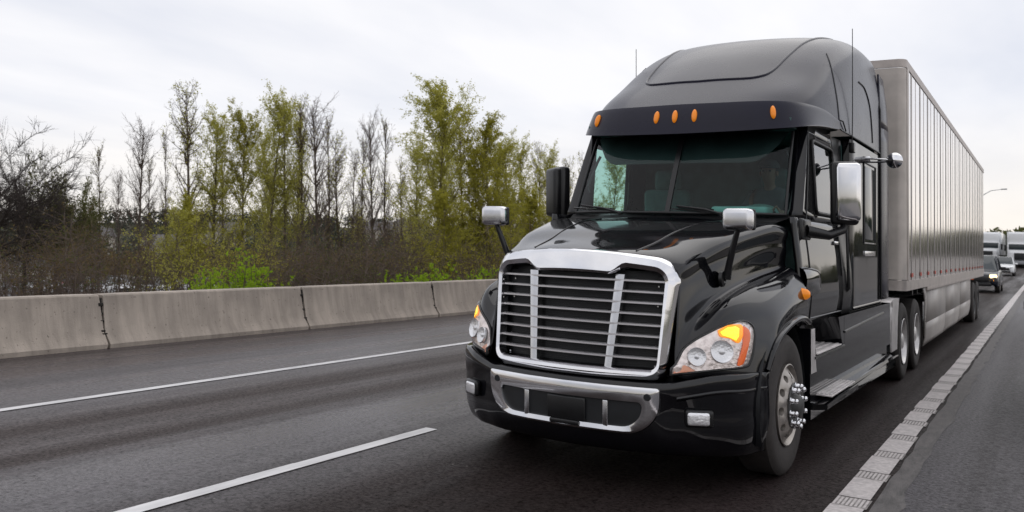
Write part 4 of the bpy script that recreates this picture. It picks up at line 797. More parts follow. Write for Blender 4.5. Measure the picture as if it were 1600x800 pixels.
for s in (-1, 1):
    y = Y0 + .24 + .30; k = 0
    while y < Y1 - .3:
        b = MB(); b.box(min(s * 1.275, s * 1.283), max(s * 1.275, s * 1.283), y - .011, y + .011, ZB + .13, ZT - .10, .002); ro = b.build('wall_rib', 'rib_dark', body)
        b = MB(); b.box(min(s * 1.275, s * 1.281), max(s * 1.275, s * 1.281), y + .028, y + .075, ZB + .13, ZT - .10, .002); b.build('rib_flange', 'trailer_rail', body)
        b = MB(); b.box(min(s * 1.275, s * 1.279), max(s * 1.275, s * 1.279), y + pitch / 2 - .012, y + pitch / 2 + .012, ZB + .13, ZT - .10, .001); b.build('rivet_line', 'trailer_rail', body)
        y += pitch; k += 1
    b = MB(); y = Y0 + .5; k = 0
    while y < Y1 - .4:
        b = MB(); b.box(min(s * 1.284, s * 1.290), max(s * 1.284, s * 1.290), y, y + .16, ZB + .17, ZB + .22); b.build('reflective_tape', 'red_tape', TR); y += .92
    # skirt panels and rail drop
    for (y0, y1) in ((8.0, 10.9), (10.93, 13.9), (13.93, 16.85)):
        b = MB(); b.patch([[(s * 1.25, y, z) for y in (y0, y1)] for z in (.62, ZB + .01)], 2, 1); b.patch([[(s * 1.25, y0, .62), (s * 1.25, y1, .62)], [(s * 1.235, y0, .40), (s * 1.235, y1, .40)], [(s * 1.20, y0, .26), (s * 1.20, y1, .26)]], 2, 2)
        sk = b.build('side_skirt', 'skirt_panel', TR, smooth=20, solid=.012)
    b = MB(); b.patch([[(s * 1.25, 7.55, ZB), (s * 1.25, 8.0, ZB)], [(s * 1.25, 7.85, .9), (s * 1.25, 8.0, .9)], [(s * 1.23, 7.95, .42), (s * 1.23, 8.0, .42)]], 2, 2); b.build('skirt_nose', 'skirt_panel', TR, solid=.012)
    b = MB(); b.box(min(s * 1.2, s * 1.28), max(s * 1.2, s * 1.28), 7.9, Y1, ZB - .07, ZB + .005, .01); b.build('floor_rail', 'trailer_rail', TR)
    for y in (18.2, 19.5): dual_wheel(s, y, TR, .50, 1.25, 'rim_dark')
    b = MB(); b.tube([(s * .75, 8.4, 1.1), (s * .75, 8.4, .45)], .05, 8); b.box(s * .75 - .12, s * .75 + .12, 8.3, 8.5, .40, .44); b.build('landing_leg', 'galv', TR)
    b = MB(); b.box(s * .95 - .08, s * .95 + .08, Y1 - .02, Y1 + .015, .98, 1.10, .01); b.build('tail_light', 'red_lens', TR)
    b = MB(); b.patch([[(0, Y1, z), (s * HX, Y1, z)] for z in (ZB, ZT)], 1, 1); b.build('rear_door', 'trailer_rail', TR)
b = MB(); b.box(-1.1, 1.1, Y1 - .1, Y1 - .0, .45, .55, .01); b.box(-.6, -.5, Y1 - .1, Y1 - .04, .5, ZB); b.box(.5, .6, Y1 - .1, Y1 - .04, .5, ZB); b.box(-.8, .8, 17.4, 20.4, .75, .95); b.build('rear_bumper', 'satin_black', TR)
b = MB()
for y in (18.2, 19.5): b.tube([(-1.0, y, .5), (1.0, y, .5)], .07, 10)
b.build('axle', 'satin_black', TR)

# ------------------------------------------------------------------ the driver, dim behind the glass
def skinned(name, verts, edges, radii, m, parent, root=0, sub=2):
    me = bpy.data.meshes.new(name); me.from_pydata([(x, y, z - SIDE_SHEAR * x) for x, y, z in verts], edges, []); o = link(bpy.data.objects.new(name, me)); o.parent = parent; me.materials.append(M[m])
    q = o.modifiers.new('skin', 'SKIN')
    for i, v in enumerate(me.skin_vertices[0].data): v.radius = (radii[i], radii[i]) if not isinstance(radii[i], tuple) else radii[i]; v.use_root = i == root
    q.use_smooth_shade = True; s_ = o.modifiers.new('sub', 'SUBSURF'); s_.levels = s_.render_levels = sub; return o
D = thing('person', 'driver in a dark jacket and cap behind the wheel of the black truck', 'person', (XC, YA, road_z(XC, YA)))
hx = .55
def hand_at(s): a = R(90 - s * 62); return rot @ Vector((.22 * math.cos(a), .22 * math.sin(a), .012))
hl_, hr_ = hand_at(-1), hand_at(1)
V_ = [(hx, 1.93, 1.68), (hx, 1.95, 1.86), (hx, 1.96, 2.04), (hx, 1.95, 2.16), (hx, 1.92, 2.24), (hx, 1.90, 2.30), (hx, 1.885, 2.37), (hx, 1.89, 2.43)]
rd = [(.16, .12), (.15, .11), (.17, .11), (.10, .08), .042, (.060, .078), (.078, .098), (.062, .078)]; E_ = [(i, i + 1) for i in range(7)]
for s, h_ in ((-1, hl_), (1, hr_)):
    n = len(V_); V_ += [(hx + s * .17, 1.95, 2.12), (hx + s * .24, 1.80, 1.93), (h_.x + s * .015, h_.y + .09, h_.z - .01), (h_.x, h_.y + .035, h_.z)]; rd += [.065, .048, .034, .028]; E_ += [(2, n), (n, n + 1), (n + 1, n + 2), (n + 2, n + 3)]
for s in (-1, 1):
    n = len(V_); V_ += [(hx + s * .12, 1.72, 1.68), (hx + s * .15, 1.42, 1.66), (hx + s * .15, 1.30, 1.35), (hx + s * .15, 1.28, 1.16), (hx + s * .15, 1.18, 1.13)]; rd += [.085, .06, .05, .04, .035]; E_ += [(0, n)] + [(n + i, n + i + 1) for i in range(4)]
skinned('body', V_, E_, rd, 'skin', D)
jv = V_[:3] + [(hx, 1.93, 2.255)] + [v for s in (0, 1) for v in V_[8 + 4 * s: 11 + 4 * s]]; skinned('jacket', jv, [(0, 1), (1, 2), (2, 3), (2, 4), (4, 5), (5, 6), (2, 7), (7, 8), (8, 9)], [(.175, .135), (.165, .125), (.182, .125), (.075, .075), .078, .06, .044, .078, .06, .044], 'clothing', D)
for s in (0, 1):
    i = 16 + 5 * s; skinned('trousers', [V_[0]] + V_[i:i + 4], [(0, 1), (1, 2), (2, 3), (3, 4)], [.13, .10, .075, .062, .052], 'clothing', D)
b = MB(); b.lathe([(-.01, .098), (.03, .096), (.065, .07), (.08, .03), (.083, .0001)], (hx, 1.90, 2.41), 'z', 20); b.patch([[(hx - .07, 1.82, 2.41), (hx, 1.81, 2.42), (hx + .07, 1.82, 2.41)], [(hx - .05, 1.76, 2.40), (hx, 1.74, 2.405), (hx + .05, 1.76, 2.40)]], 2, 2); b.build('cap', 'clothing', D, smooth=60)
b = MB(); b.tube([(hx, 1.815, 2.375), (hx, 1.795, 2.345), (hx, 1.805, 2.335)], [.012, .016, .012], 6); b.build('nose', 'skin', D, smooth=80)
for s in (-1, 1):
    b = MB(); b.lathe([(-.003, .0001), (-.003, .009), (.006, .012)], (hx + s * .032, 1.808, 2.375), 'y', 8); b.build('eye', 'satin_black', D)
    b = MB(); b.lathe([(-.01, .02), (.0, .028), (.008, .02), (.009, .0001)], (hx + s * .078, 1.90, 2.355), 'x', 10, s); b.build('ear', 'skin', D)
for s, h_ in ((-1, hl_), (1, hr_)):
    a0 = R(90 - s * 62); 
    for k in range(5):
        a = a0 + (k - 1.5) * .10 * (1 if k < 4 else 1.1); c_ = Vector((math.cos(a), math.sin(a), 0)); p0 = c_ * .225; fl_ = [.075, .082, .078, .066, .055][k]; b = MB()
        pts = [rot @ (p0 + Vector((0, .022, .028)) - c_ * .01), rot @ (c_ * (.22 + .022) + Vector((0, 0, .014))), rot @ (c_ * (.22 + .018) + Vector((0, 0, -.016))), rot @ (c_ * (.22 - .012) + Vector((0, 0, -.022)) * fl_ / .08)] if k < 4 else [rot @ (p0 + Vector((0, .03, .02))), rot @ (c_ * .20 + Vector((0, .0, .026))), rot @ (c_ * .19 + Vector((0, 0, .005)))]
        b.tube(pts, [.0095, .009, .008, .007][:len(pts)], 6); b.build('finger' if k < 4 else 'thumb', 'skin', D, smooth=80)

# ------------------------------------------------------------------ traffic behind
def car(name, label, cat, loc, rz, paint, suv=True, lit=False, group=None, shear=True, det=True):
    t = thing(name, label, cat, loc, rz, group); H_ = 1.72 if suv else 1.45; hw = .92; Lf, Lr = -2.3, 2.3
    def mb(): return MB(shear)
    belt = 1.05 if suv else .92
    st = [(-2.3, .62, .45, .66), (-2.22, .84, .32, .80), (-1.9, .90, .26, .92), (-1.2, .92, .26, 1.0), (-.9, .92, .26, belt), (.3, .92, .26, belt + .02), (1.4, .92, .26, belt + .03), (2.0, .88, .28, belt + .02), (2.25, .80, .36, belt - .02), (2.3, .7, .5, belt - .15)]
    b = mb(); b.patch([[(0, y, zt + .02), (w_ * .6, y, zt + .01), (w_ * .9, y, zt - .05), (w_, y, zt * .55 + zb * .45), (w_ * .98, y, zb + .05), (w_ * .85, y, zb)] for y, w_, zb, zt in st], 3, 3, mirror=True)
    n = len(b.v); b.box(-.6, .6, -2.24, 2.24, .30, .6, .05); body_ = b.build('car_body', paint, t, smooth=45)
    A = [(-.95, .80, belt - .03), (-.20, .66, H_ - .06), (.1, .66, H_), (1.3 if suv else .9, .64, H_ - .02), (1.9 if suv else 1.2, .62, H_ - .10), (2.2 if suv else 1.9, .74, belt)]
    b = mb(); b.patch([[(0, y, z), (w_ * .6, y, z - .005), (w_, y, z - .04), (.80, y, belt - .02)] if i not in (0, 5) else [(0, y, z), (w_ * .6, y, z), (w_, y, z - .005), (.82, y, belt - .03)] for i, (y, w_, z) in enumerate(A)], 3, 3, mirror=True)
    b.build('windows', 'car_glass', t, smooth=50)
    b = mb(); b.patch([[(0, y, z), (w_ * .6, y, z), (w_ + .015, y, z - .035)] for y, w_, z in ((-.12, .66, H_ - .03), (.1, .66, H_ + .012), (1.3 if suv else .8, .64, H_ - .008))], 3, 3, mirror=True); b.build('car_roof', paint, t, smooth=50, solid=.02)
    for s in (-1, 1):
        b = mb(); b.tube([(s * .82, -.92, belt - .02), (s * .70, -.22, H_ - .05)], .035, 6); b.tube([(s * .84, .45, belt - .02), (s * .69, .45, H_ - .05)], .03, 6); b.tube([(s * .82, 2.1 if suv else 1.8, belt), (s * .66, 1.85 if suv else 1.15, H_ - .10)], .05, 6); b.build('window_pillar', paint, t)
        b = mb(); rbox(.32, .12, .17, .05, Matrix.Translation((s * .68, -2.2, .76)) @ Matrix.Rotation(s * R(25), 4, 'Z'), b); b.build('headlight', 'lamp_on' if lit else 'lamp_glass', t, smooth=60)
        if lit: b = mb(); rbox(.14, .1, .09, .03, Matrix.Translation((s * .72, -2.22, .58)) @ Matrix.Rotation(s * R(25), 4, 'Z'), b); b.build('turn_signal', 'amber_lit', t, smooth=60)
        b = mb(); rbox(.22, .12, .15, .04, Matrix.Translation((s * 1.03, -.72, belt + .08)), b); b.build('side_mirror', paint if paint != 'navy_paint' else 'satin_black', t, smooth=60)
        for y in (-1.42, 1.42):
            b = mb(); b.lathe([(-.22, .18), (-.22, .33), (-.02, .345), (0, .32), (-.01, .23)], (s * .93, y, .345), 'x', 24, s); wo = b.build('wheel', 'rubber', t, smooth=40)
            b = mb(); b.lathe([(-.01, .23), (-.03, .2), (-.02, .06), (0, .0001)], (s * .93, y, .345), 'x', 20, s); b.build('rim', 'rim_alloy', wo, smooth=40)
    b = mb(); b.box(-.52, .52, -2.33, -2.2, .52, .74, .03); b.box(-.6, .6, -2.32, -2.2, .32, .46, .03); b.build('front_grille', 'black_plastic', t)
    return t
def rp(x, y): return (x, y, road_z(x, y))
car('dark_car', 'dark blue car with glowing headlights close behind the silver trailer', 'car', rp(-2.75, 47.5), 0, 'navy_paint', True, True)
car('white_car', 'white car following behind the dark blue car in the truck lane', 'car', rp(-3.35, 92), 0, 'white_paint', True)
def far_truck(label, loc, wide=2.5, h=4.0, deflector=True):
    t = thing('white_truck', label, 'truck', loc, 0, 'white trucks far down the road'); hw = wide / 2
    b = MB(); b.box(-hw, hw, 1.4, 15.5, 1.2, h, .03); b.build('cargo_box', 'white_paint', t)
    b = MB(); b.box(-hw + .1, hw - .1, 0, 1.3, .9, 2.75, .12); b.box(-hw + .12, hw - .12, .3, 1.3, 2.7, h - .1, .2); b.build('cab', 'white_paint', t, smooth=40)
    b = MB(); b.box(-hw + .2, hw - .2, -.03, .3, 1.95, 2.6, .06); b.build('windshield', 'car_glass', t)
    b = MB(); b.box(-.95, .95, -.9, .05, .8, 1.75, .12); b.build('hood', 'white_paint', t, smooth=40)
    b = MB(); b.box(-.5, .5, -.95, -.85, .85, 1.6, .03); b.build('front_grille', 'mesh_black', t)
    b = MB(); b.box(-1.15, 1.15, -1.05, -.7, .35, .75, .06); b.build('bumper', 'grey_paint', t)
    for s in (-1, 1):
        b = MB(); b.box(s * .8 - .12, s * .8 + .12, -.96, -.8, .95, 1.15, .03); b.build('headlight', 'lamp_glass', t)
        b = MB(); b.box(s * 1.38 - .1, s * 1.38 + .1, .1, .2, 1.8, 2.5, .03); b.build('side_mirror', 'satin_black', t)
        for y in (-.2, 3.2, 4.5, 12.6, 13.9):
            b = MB(); b.lathe([(-.3, .2), (-.3, .48), (-.03, .5), (0, .46), (-.02, .3), (-.06, .0001)], (s * 1.2, y, .5), 'x', 24, s); b.build('wheel', 'rubber', t, smooth=40)
    b = MB(); b.box(-.5, .5, -.8, 15, .6, .9); b.build('chassis_frame', 'satin_black', t)
    return t
far_truck('white box truck with dark windshield, cut off by the right edge of the picture', rp(-2.55, 112))
far_truck('white box truck half hidden between the trailer end and the other white truck', rp(-5.9, 118), 2.5, 3.9)
# dark van standing on the shoulder: only its mirror reaches into the picture
car('parked_car', 'black car on the shoulder, only its side mirror in view at the right edge', 'car', (.93, 11.6, road_z(.93, 11.6)), 0, 'navy_paint', True)
# lamp column over the median
P_ = spot(1531, 98); t = thing('street_lamp', 'tall grey street lamp with a long arm over the road above the far traffic', 'street lamp', (P_.x, P_.y, road_z(P_.x, P_.y)))
hgt = up(303, 98) - t.location.z
b = MB(False); b.tube([(0, 0, 0), (0, 0, hgt - .4)], [.12, .07], 10); b.build('lamp_post', 'galv', t)
b = MB(False); b.tube([(0, 0, hgt - .45), (.5, -.1, hgt - .05), (1.1, -.15, hgt + .30), (2.15, -.2, hgt + .42)], [.05, .045, .04, .035], 8); b.build('lamp_arm', 'galv', t)
b = MB(False); rbox(.62, .26, .13, .05, Matrix.Translation((2.4, -.22, hgt + .42)), b); b.build('lamp_head', 'galv', t, smooth=60)

# ------------------------------------------------------------------ trees
def leaves_into(V, Fc, P, size, rng, dirs=None):
    n = len(P); a = rng.normal(size=(n, 3)); a /= np.linalg.norm(a, axis=1)[:, None]; c = rng.normal(size=(n, 3)); c -= (c * a).sum(1)[:, None] * a; c /= np.linalg.norm(c, axis=1)[:, None]
    s = size * rng.uniform(.5, 1.25, (n, 1)); a *= s; c *= s * .75; base = len(V)
    q = np.stack([P - a, P + c * .6, P + a, P - c * .6], 1).reshape(-1, 3); V.append(q); Fc.append(n)
def fast_mesh(name, verts, faces, m, parent, smooth=True):
    me = bpy.data.meshes.new(name); nv = len(verts); me.vertices.add(nv); me.vertices.foreach_set('co', np.asarray(verts, np.float32).ravel())
    faces = np.asarray(faces, np.int32); nf, k = faces.shape; me.loops.add(nf * k); me.loops.foreach_set('vertex_index', faces.ravel()); me.polygons.add(nf)
    me.polygons.foreach_set('loop_start', np.arange(nf, dtype=np.int32) * k); me.update(calc_edges=True); me.validate()
    me.materials.append(M[m]); o = link(bpy.data.objects.new(name, me)); o.parent = parent; return o
def limb_mesh(segs, n=4):
    # segs: (p0, p1, r0, r1)
    s = np.array([[*a, *b_, r0, r1] for a, b_, r0, r1 in segs], float); p0, p1, r0, r1 = s[:, :3], s[:, 3:6], s[:, 6], s[:, 7]
    d = p1 - p0; d /= np.linalg.norm(d, axis=1)[:, None] + 1e-9; h = np.where(np.abs(d[:, 2:3]) > .9, [[1., 0, 0]], [[0, 0, 1.]]); u = np.cross(d, h); u /= np.linalg.norm(u, axis=1)[:, None]; v = np.cross(d, u)
    ang = np.arange(n) * 2 * np.pi / n; ring = lambda p, r: p[:, None] + (u[:, None] * np.cos(ang)[None, :, None] + v[:, None] * np.sin(ang)[None, :, None]) * r[:, None, None]
    V = np.concatenate([ring(p0, r0), ring(p1, r1)], 1).reshape(-1, 3); o = (np.arange(len(s)) * 2 * n)[:, None, None]; k = np.arange(n)
    f = np.stack([k, (k + 1) % n, (k + 1) % n + n, k + n], 1)[None] + o; return V, f.reshape(-1, 4)
def tree_data(rng, h, spread, kind):
    """poplar: ascending limbs; bare: the same, leafless; broad: wide domed; kinds differ in leaf count"""
    trunk = []; br = []; tips = []
    nseg = 9; p = np.zeros(3); lean = rng.normal(0, .018, 2); r0 = h * (.0085 if kind != 'broad' else .016); pts = [p.copy()]
    th = h * (.97 if kind != 'broad' else .55)
    for i in range(nseg):
        lean += rng.normal(0, .012, 2); p = p + np.array([lean[0], lean[1], 1]) * th / nseg; pts.append(p.copy())
    rad = lambda t: r0 * (1 - t) ** .8 + .012
    for i in range(nseg): trunk.append((pts[i], pts[i + 1], rad(i / nseg), rad((i + 1) / nseg)))
    nb = {'poplar': 50, 'bare': 54, 'broad': 44}[kind]
    for k in range(nb):
        t = rng.uniform(.16 if kind != 'broad' else .35, .97) ** (.8 if kind != 'broad' else .7); i = min(nseg - 1, int(t * nseg)); q = pts[i] + (pts[i + 1] - pts[i]) * (t * nseg - i)
        a = rng.uniform(0, 2 * np.pi); 
        if kind == 'broad': el = rng.uniform(.15, 1.1); L = spread * rng.uniform(.55, .9)
        else: el = rng.uniform(.75, 1.2); L = spread * (1.15 - .75 * t) * rng.uniform(.7, 1.2)
        d = np.array([math.cos(a) * math.cos(el), math.sin(a) * math.cos(el), math.sin(el)]); c = q.copy(); r = rad(t) * .42 + .008; ns = 4 if kind != 'broad' else 6
        for j in range(ns):
            d = d + rng.normal(0, .12, 3) + np.array([0, 0, .08 if kind != 'broad' else .03]); d /= np.linalg.norm(d); e = c + d * L / ns
            br.append((c, e, r * (1 - j / ns) + .006, r * (1 - (j + 1) / ns) + .006))
            for _ in range(3 if kind != 'broad' else 7):
                u = rng.uniform(0, 1); b0 = c + (e - c) * u; dd = d * .8 + rng.normal(0, .55, 3); dd[2] += .2; dd /= np.linalg.norm(dd); l2 = L * rng.uniform(.16, .38) * (1 if kind != 'broad' else .6)
                b1 = b0 + dd * l2; br.append((b0, b1, *((.011, .006) if kind != 'poplar' else (.008, .004)))); tips.append((b0, b1))
                for _ in range(2 if kind == 'bare' else 4 if kind == 'broad' else 1):
                    g0 = b0 + (b1 - b0) * rng.uniform(.2, .9); d3 = dd + rng.normal(0, .6, 3); d3 /= np.linalg.norm(d3); g1 = g0 + d3 * l2 * .55; br.append((g0, g1, .007, .003)); tips.append((g0, g1))
            c = e
    return trunk, br, tips
TREE_CACHE = {}
def make_tree(key, seed, h, spread, kind, nleaf, lsize, leafm, barkm='bark'):
    if key in TREE_CACHE: return TREE_CACHE[key]
    rng = np.random.default_rng(seed); tr, br, tips = tree_data(rng, h, spread, kind); out_ = []
    V, f_ = limb_mesh(tr, 8); out_.append(('trunk', V, f_, barkm)); V, f_ = limb_mesh(br, 3); out_.append(('branches', V, f_, ('twig_olive' if nleaf > 8000 else 'twig') if barkm == 'bark' else barkm))
    if nleaf:
        tp = np.array([[*a, *b_] for a, b_ in tips]); wgt = rng.uniform(.25, 1, len(tp)); wgt /= wgt.sum(); idx = rng.choice(len(tp), nleaf, p=wgt); u = rng.uniform(0, 1.15, (nleaf, 1))
        P = tp[idx, :3] * (1 - u) + tp[idx, 3:] * u + rng.normal(0, .09, (nleaf, 3)); LV, LF = [], []; leaves_into(LV, LF, P, lsize, rng); LV = LV[0]; out_.append(('crown', LV, np.arange(len(LV)).reshape(-1, 4), leafm))
    TREE_CACHE[key] = out_; return out_
MESHC = {}
def place_tree(key, data, name, label, cat, loc, rz, sc_, group):
    t = thing(name, label, cat, loc, rz, group); t.scale = sc_ if isinstance(sc_, tuple) else (sc_, sc_, sc_)
    for (nm, V, f_, m) in data:
        if (key, nm) in MESHC: o = link(bpy.data.objects.new(nm, MESHC[(key, nm)])); o.parent = t
        else: o = fast_mesh(nm, V, f_, m, t); MESHC[(key, nm)] = o.data
    return t
SPEC = {  # seed, height, spread, kind, leaves, leaf size, leaf material
 'popA': (11, 16, 6.4, 'poplar', 30000, .078, 'leaf_yellow'), 'popB': (12, 16, 5.4, 'poplar', 16000, .078, 'leaf_olive'), 'popC': (13, 16, 4.6, 'poplar', 11500, .078, 'leaf_yellow'), 'popD': (14, 16, 5.6, 'poplar', 27000, .078, 'leaf_olive'),
 'bareA': (21, 15, 4.0, 'bare', 0, 0, ''), 'bareB': (22, 15, 3.0, 'bare', 500, .08, 'leaf_olive'), 'bareC': (23, 15, 3.4, 'bare', 1400, .08, 'leaf_yellow'),
 'broadA': (31, 12, 6.0, 'broad', 0, 0, '', 'twig_dark'), 'broadB': (32, 12, 5.0, 'broad', 9000, .12, 'leaf_dark')}
def tree_at(px, topy, depth, key, name, label, group=None, wid=1.0):
    P = spot(px, depth); z0 = gz(P.x, P.y) - .1; h = up(topy, depth) - z0; key_d = make_tree(key, *SPEC[key]); base = float(np.percentile(key_d[1][1][:, 2], 99.7)); k = h / base
    cat = 'tree'; rz = (px * 37 % 360) * math.pi / 180
    return place_tree(key, key_d, name, label, cat, (P.x, P.y, z0), rz, (k * wid * (1.22 if 'pop' in key else 1.05 if 'bare' in key else 1), k * wid * 1.1, k), group)
GT = 'trees beyond the barrier'
TL = [
 (-30, 165, 40, 'broadA', 'bare_tree', 'big bare spreading tree reaching in over the left end of the barrier', .95),
 (38, 215, 52, 'broadA', 'bare_tree', 'smaller bare tree with dense dark twigs beside the big spreading one', .62),
 (86, 250, 58, 'broadB', 'leafy_tree', 'round dark green tree right of the big bare tree', .62),
 (118, 285, 62, 'broadB', 'leafy_tree', 'low dark bush-like tree at the foot of the round dark green tree', .6),
 (152, 222, 64, 'bareB', 'bare_tree', 'thin bare tree standing alone right of the dark green trees', .8),
 (186, 262, 70, 'bareA', 'bare_tree', 'short faint bare tree between two thin bare trees', .6),
 (213, 182, 60, 'bareA', 'bare_tree', 'leafless forked tree above the white parked cars', .8),
 (228, 240, 66, 'bareB', 'bare_tree', 'slim bare stem close behind the leafless forked tree', .7),
 (262, 196, 66, 'bareB', 'bare_tree', 'single thin stem left of the tallest bare tree', .45),
 (301, 128, 60, 'bareC', 'bare_tree', 'tallest bare tree, its fine twigs above the first green birch', 1.0),
 (331, 168, 63, 'popC', 'birch_tree', 'first light green birch from the left', 1.0),
 (350, 225, 68, 'bareC', 'birch_tree', 'thin birch with few leaves behind the first green birches', .7),
 (378, 160, 62, 'popB', 'birch_tree', 'leafy green birch over the bright green shrub', .85),
 (411, 136, 60, 'popC', 'birch_tree', 'tall birch with a thin crown at the middle of the left group', .85),
 (424, 190, 67, 'popC', 'birch_tree', 'slender birch just behind the tall thin-crowned one', .6),
 (447, 146, 61, 'popC', 'birch_tree', 'narrow green birch with paired stems', .75),
 (461, 165, 66, 'popC', 'birch_tree', 'narrow birch leaning on the right of the paired stems', .6),
 (476, 148, 62, 'bareC', 'bare_tree', 'bare birch next to the last green birch of the left group', .8),
 (500, 150, 61, 'bareA', 'bare_tree', 'tall leafless birch with a fan of fine twigs', .9),
 (512, 175, 66, 'bareB', 'bare_tree', 'pale leafless birch with a whip-like top', .7),
 (532, 205, 64, 'bareC', 'bare_tree', 'short leafless birch over the brown thicket', .9),
 (548, 228, 69, 'bareB', 'bare_tree', 'lower leafless sapling in the gap over the brown thicket', .8),
 (566, 210, 66, 'bareB', 'bare_tree', 'slim leafless birch left of the two leaning stems', .8),
 (586, 172, 61, 'bareA', 'bare_tree', 'straight leafless birch in the gap before the big green tree', .7),
 (604, 180, 62, 'bareB', 'bare_tree', 'leaning leafless birch in the gap before the big green tree', .7),
 (628, 245, 68, 'bareC', 'birch_tree', 'small sparse birch at the left foot of the big green tree', .9),
 (646, 215, 64, 'popC', 'birch_tree', 'sparse yellow-green birch hugging the left of the big green tree', .9),
 (683, 124, 58, 'popA', 'birch_tree', 'biggest green tree, tall and egg-shaped, at the middle of the picture', 1.0),
 (706, 190, 64, 'popC', 'birch_tree', 'thin-crowned birch right behind the biggest green tree', .8),
 (728, 172, 62, 'bareC', 'birch_tree', 'sparse birch between the biggest green tree and the dense olive one', .9),
 (748, 225, 60, 'popD', 'birch_tree', 'olive birch left of the pointed dense olive tree', .8),
 (765, 178, 58, 'popD', 'birch_tree', 'pointed dense olive tree above the truck hood mirror', .95),
 (785, 225, 63, 'popD', 'birch_tree', 'dense olive birch right of the pointed one', .8),
 (803, 205, 61, 'popC', 'birch_tree', 'yellow-green birch rising over the hood mirror arm', .9),
 (822, 212, 63, 'popC', 'birch_tree', 'yellow-green birch left of the black door mirror', .9),
 (838, 222, 66, 'bareC', 'birch_tree', 'thin birch close left of the black door mirror', .8),
 (856, 250, 64, 'popC', 'birch_tree', 'low birch partly hidden behind the black door mirror', .8),
 (872, 224, 62, 'popC', 'birch_tree', 'birch whose top shows just above the black door mirror', .7),
 (893, 245, 66, 'bareC', 'birch_tree', 'sparse birch between the black door mirror and the windshield', .8),
 (908, 238, 63, 'bareC', 'birch_tree', 'last sparse birch before the truck windshield', .9),
 (945, 240, 66, 'popC', 'birch_tree', 'green birch seen only through the truck cab glass', .9),
 (300, 300, 52, 'popD', 'young_tree', 'young olive tree low in front of the tallest bare tree', .9),
 (264, 318, 50, 'popC', 'young_tree', 'young yellow-green tree low left of the tallest bare tree', 1.1),
 (700, 300, 50, 'popD', 'young_tree', 'young olive tree at the foot of the biggest green tree', 1.2),
 (820, 300, 50, 'popD', 'young_tree', 'young olive tree behind the hood mirror arm', 1.3),
 (870, 310, 52, 'popC', 'young_tree', 'young yellow-green tree under the black door mirror', 1.3),
 (560, 320, 52, 'bareC', 'young_tree', 'young sparse tree low over the brown thicket', 1.1)]
for (px, ty, dp, key, nm, lb, wd) in TL: tree_at(px, ty, dp, key, nm, lb, GT, wd)
# trees on the other side of the road and behind the photographer: outside the picture, mirrored in the truck and trailer
GR = 'trees on the other side of the road'
rr_ = random.Random(9)
for i in range(0):
    y = -70 + i * 6.2 + rr_.uniform(-2, 2); x = 24 + rr_.uniform(-4, 8); k = ['popD', 'popD', 'broadB', 'bareC'][i % 4]; h = rr_.uniform(8, 14)
    s_ = h / SPEC[k][1]; place_tree(k, make_tree(k, *SPEC[k]), 'roadside_tree', 'roadside tree outside the picture on the far shoulder side, seen only in reflections', 'tree', (x, y, gz(x, y) - .1), i * 1.3, s_ * 1.1, GR)
for i in range(0):
    a = R(140 + i * 9); r_ = 75 + rr_.uniform(-8, 12); x, y = math.sin(a) * r_ * .9, math.cos(a) * r_; k = ['popD', 'broadB'][i % 2]; s_ = rr_.uniform(8, 13) / SPEC[k][1]
    if abs(x + 4) < 14: continue
    place_tree(k, make_tree(k, *SPEC[k]), 'roadside_tree', 'tree behind the photographer, seen only in reflections', 'tree', (x, y, gz(x, y) - .1), i, s_ * 1.2, 'trees behind the photographer')

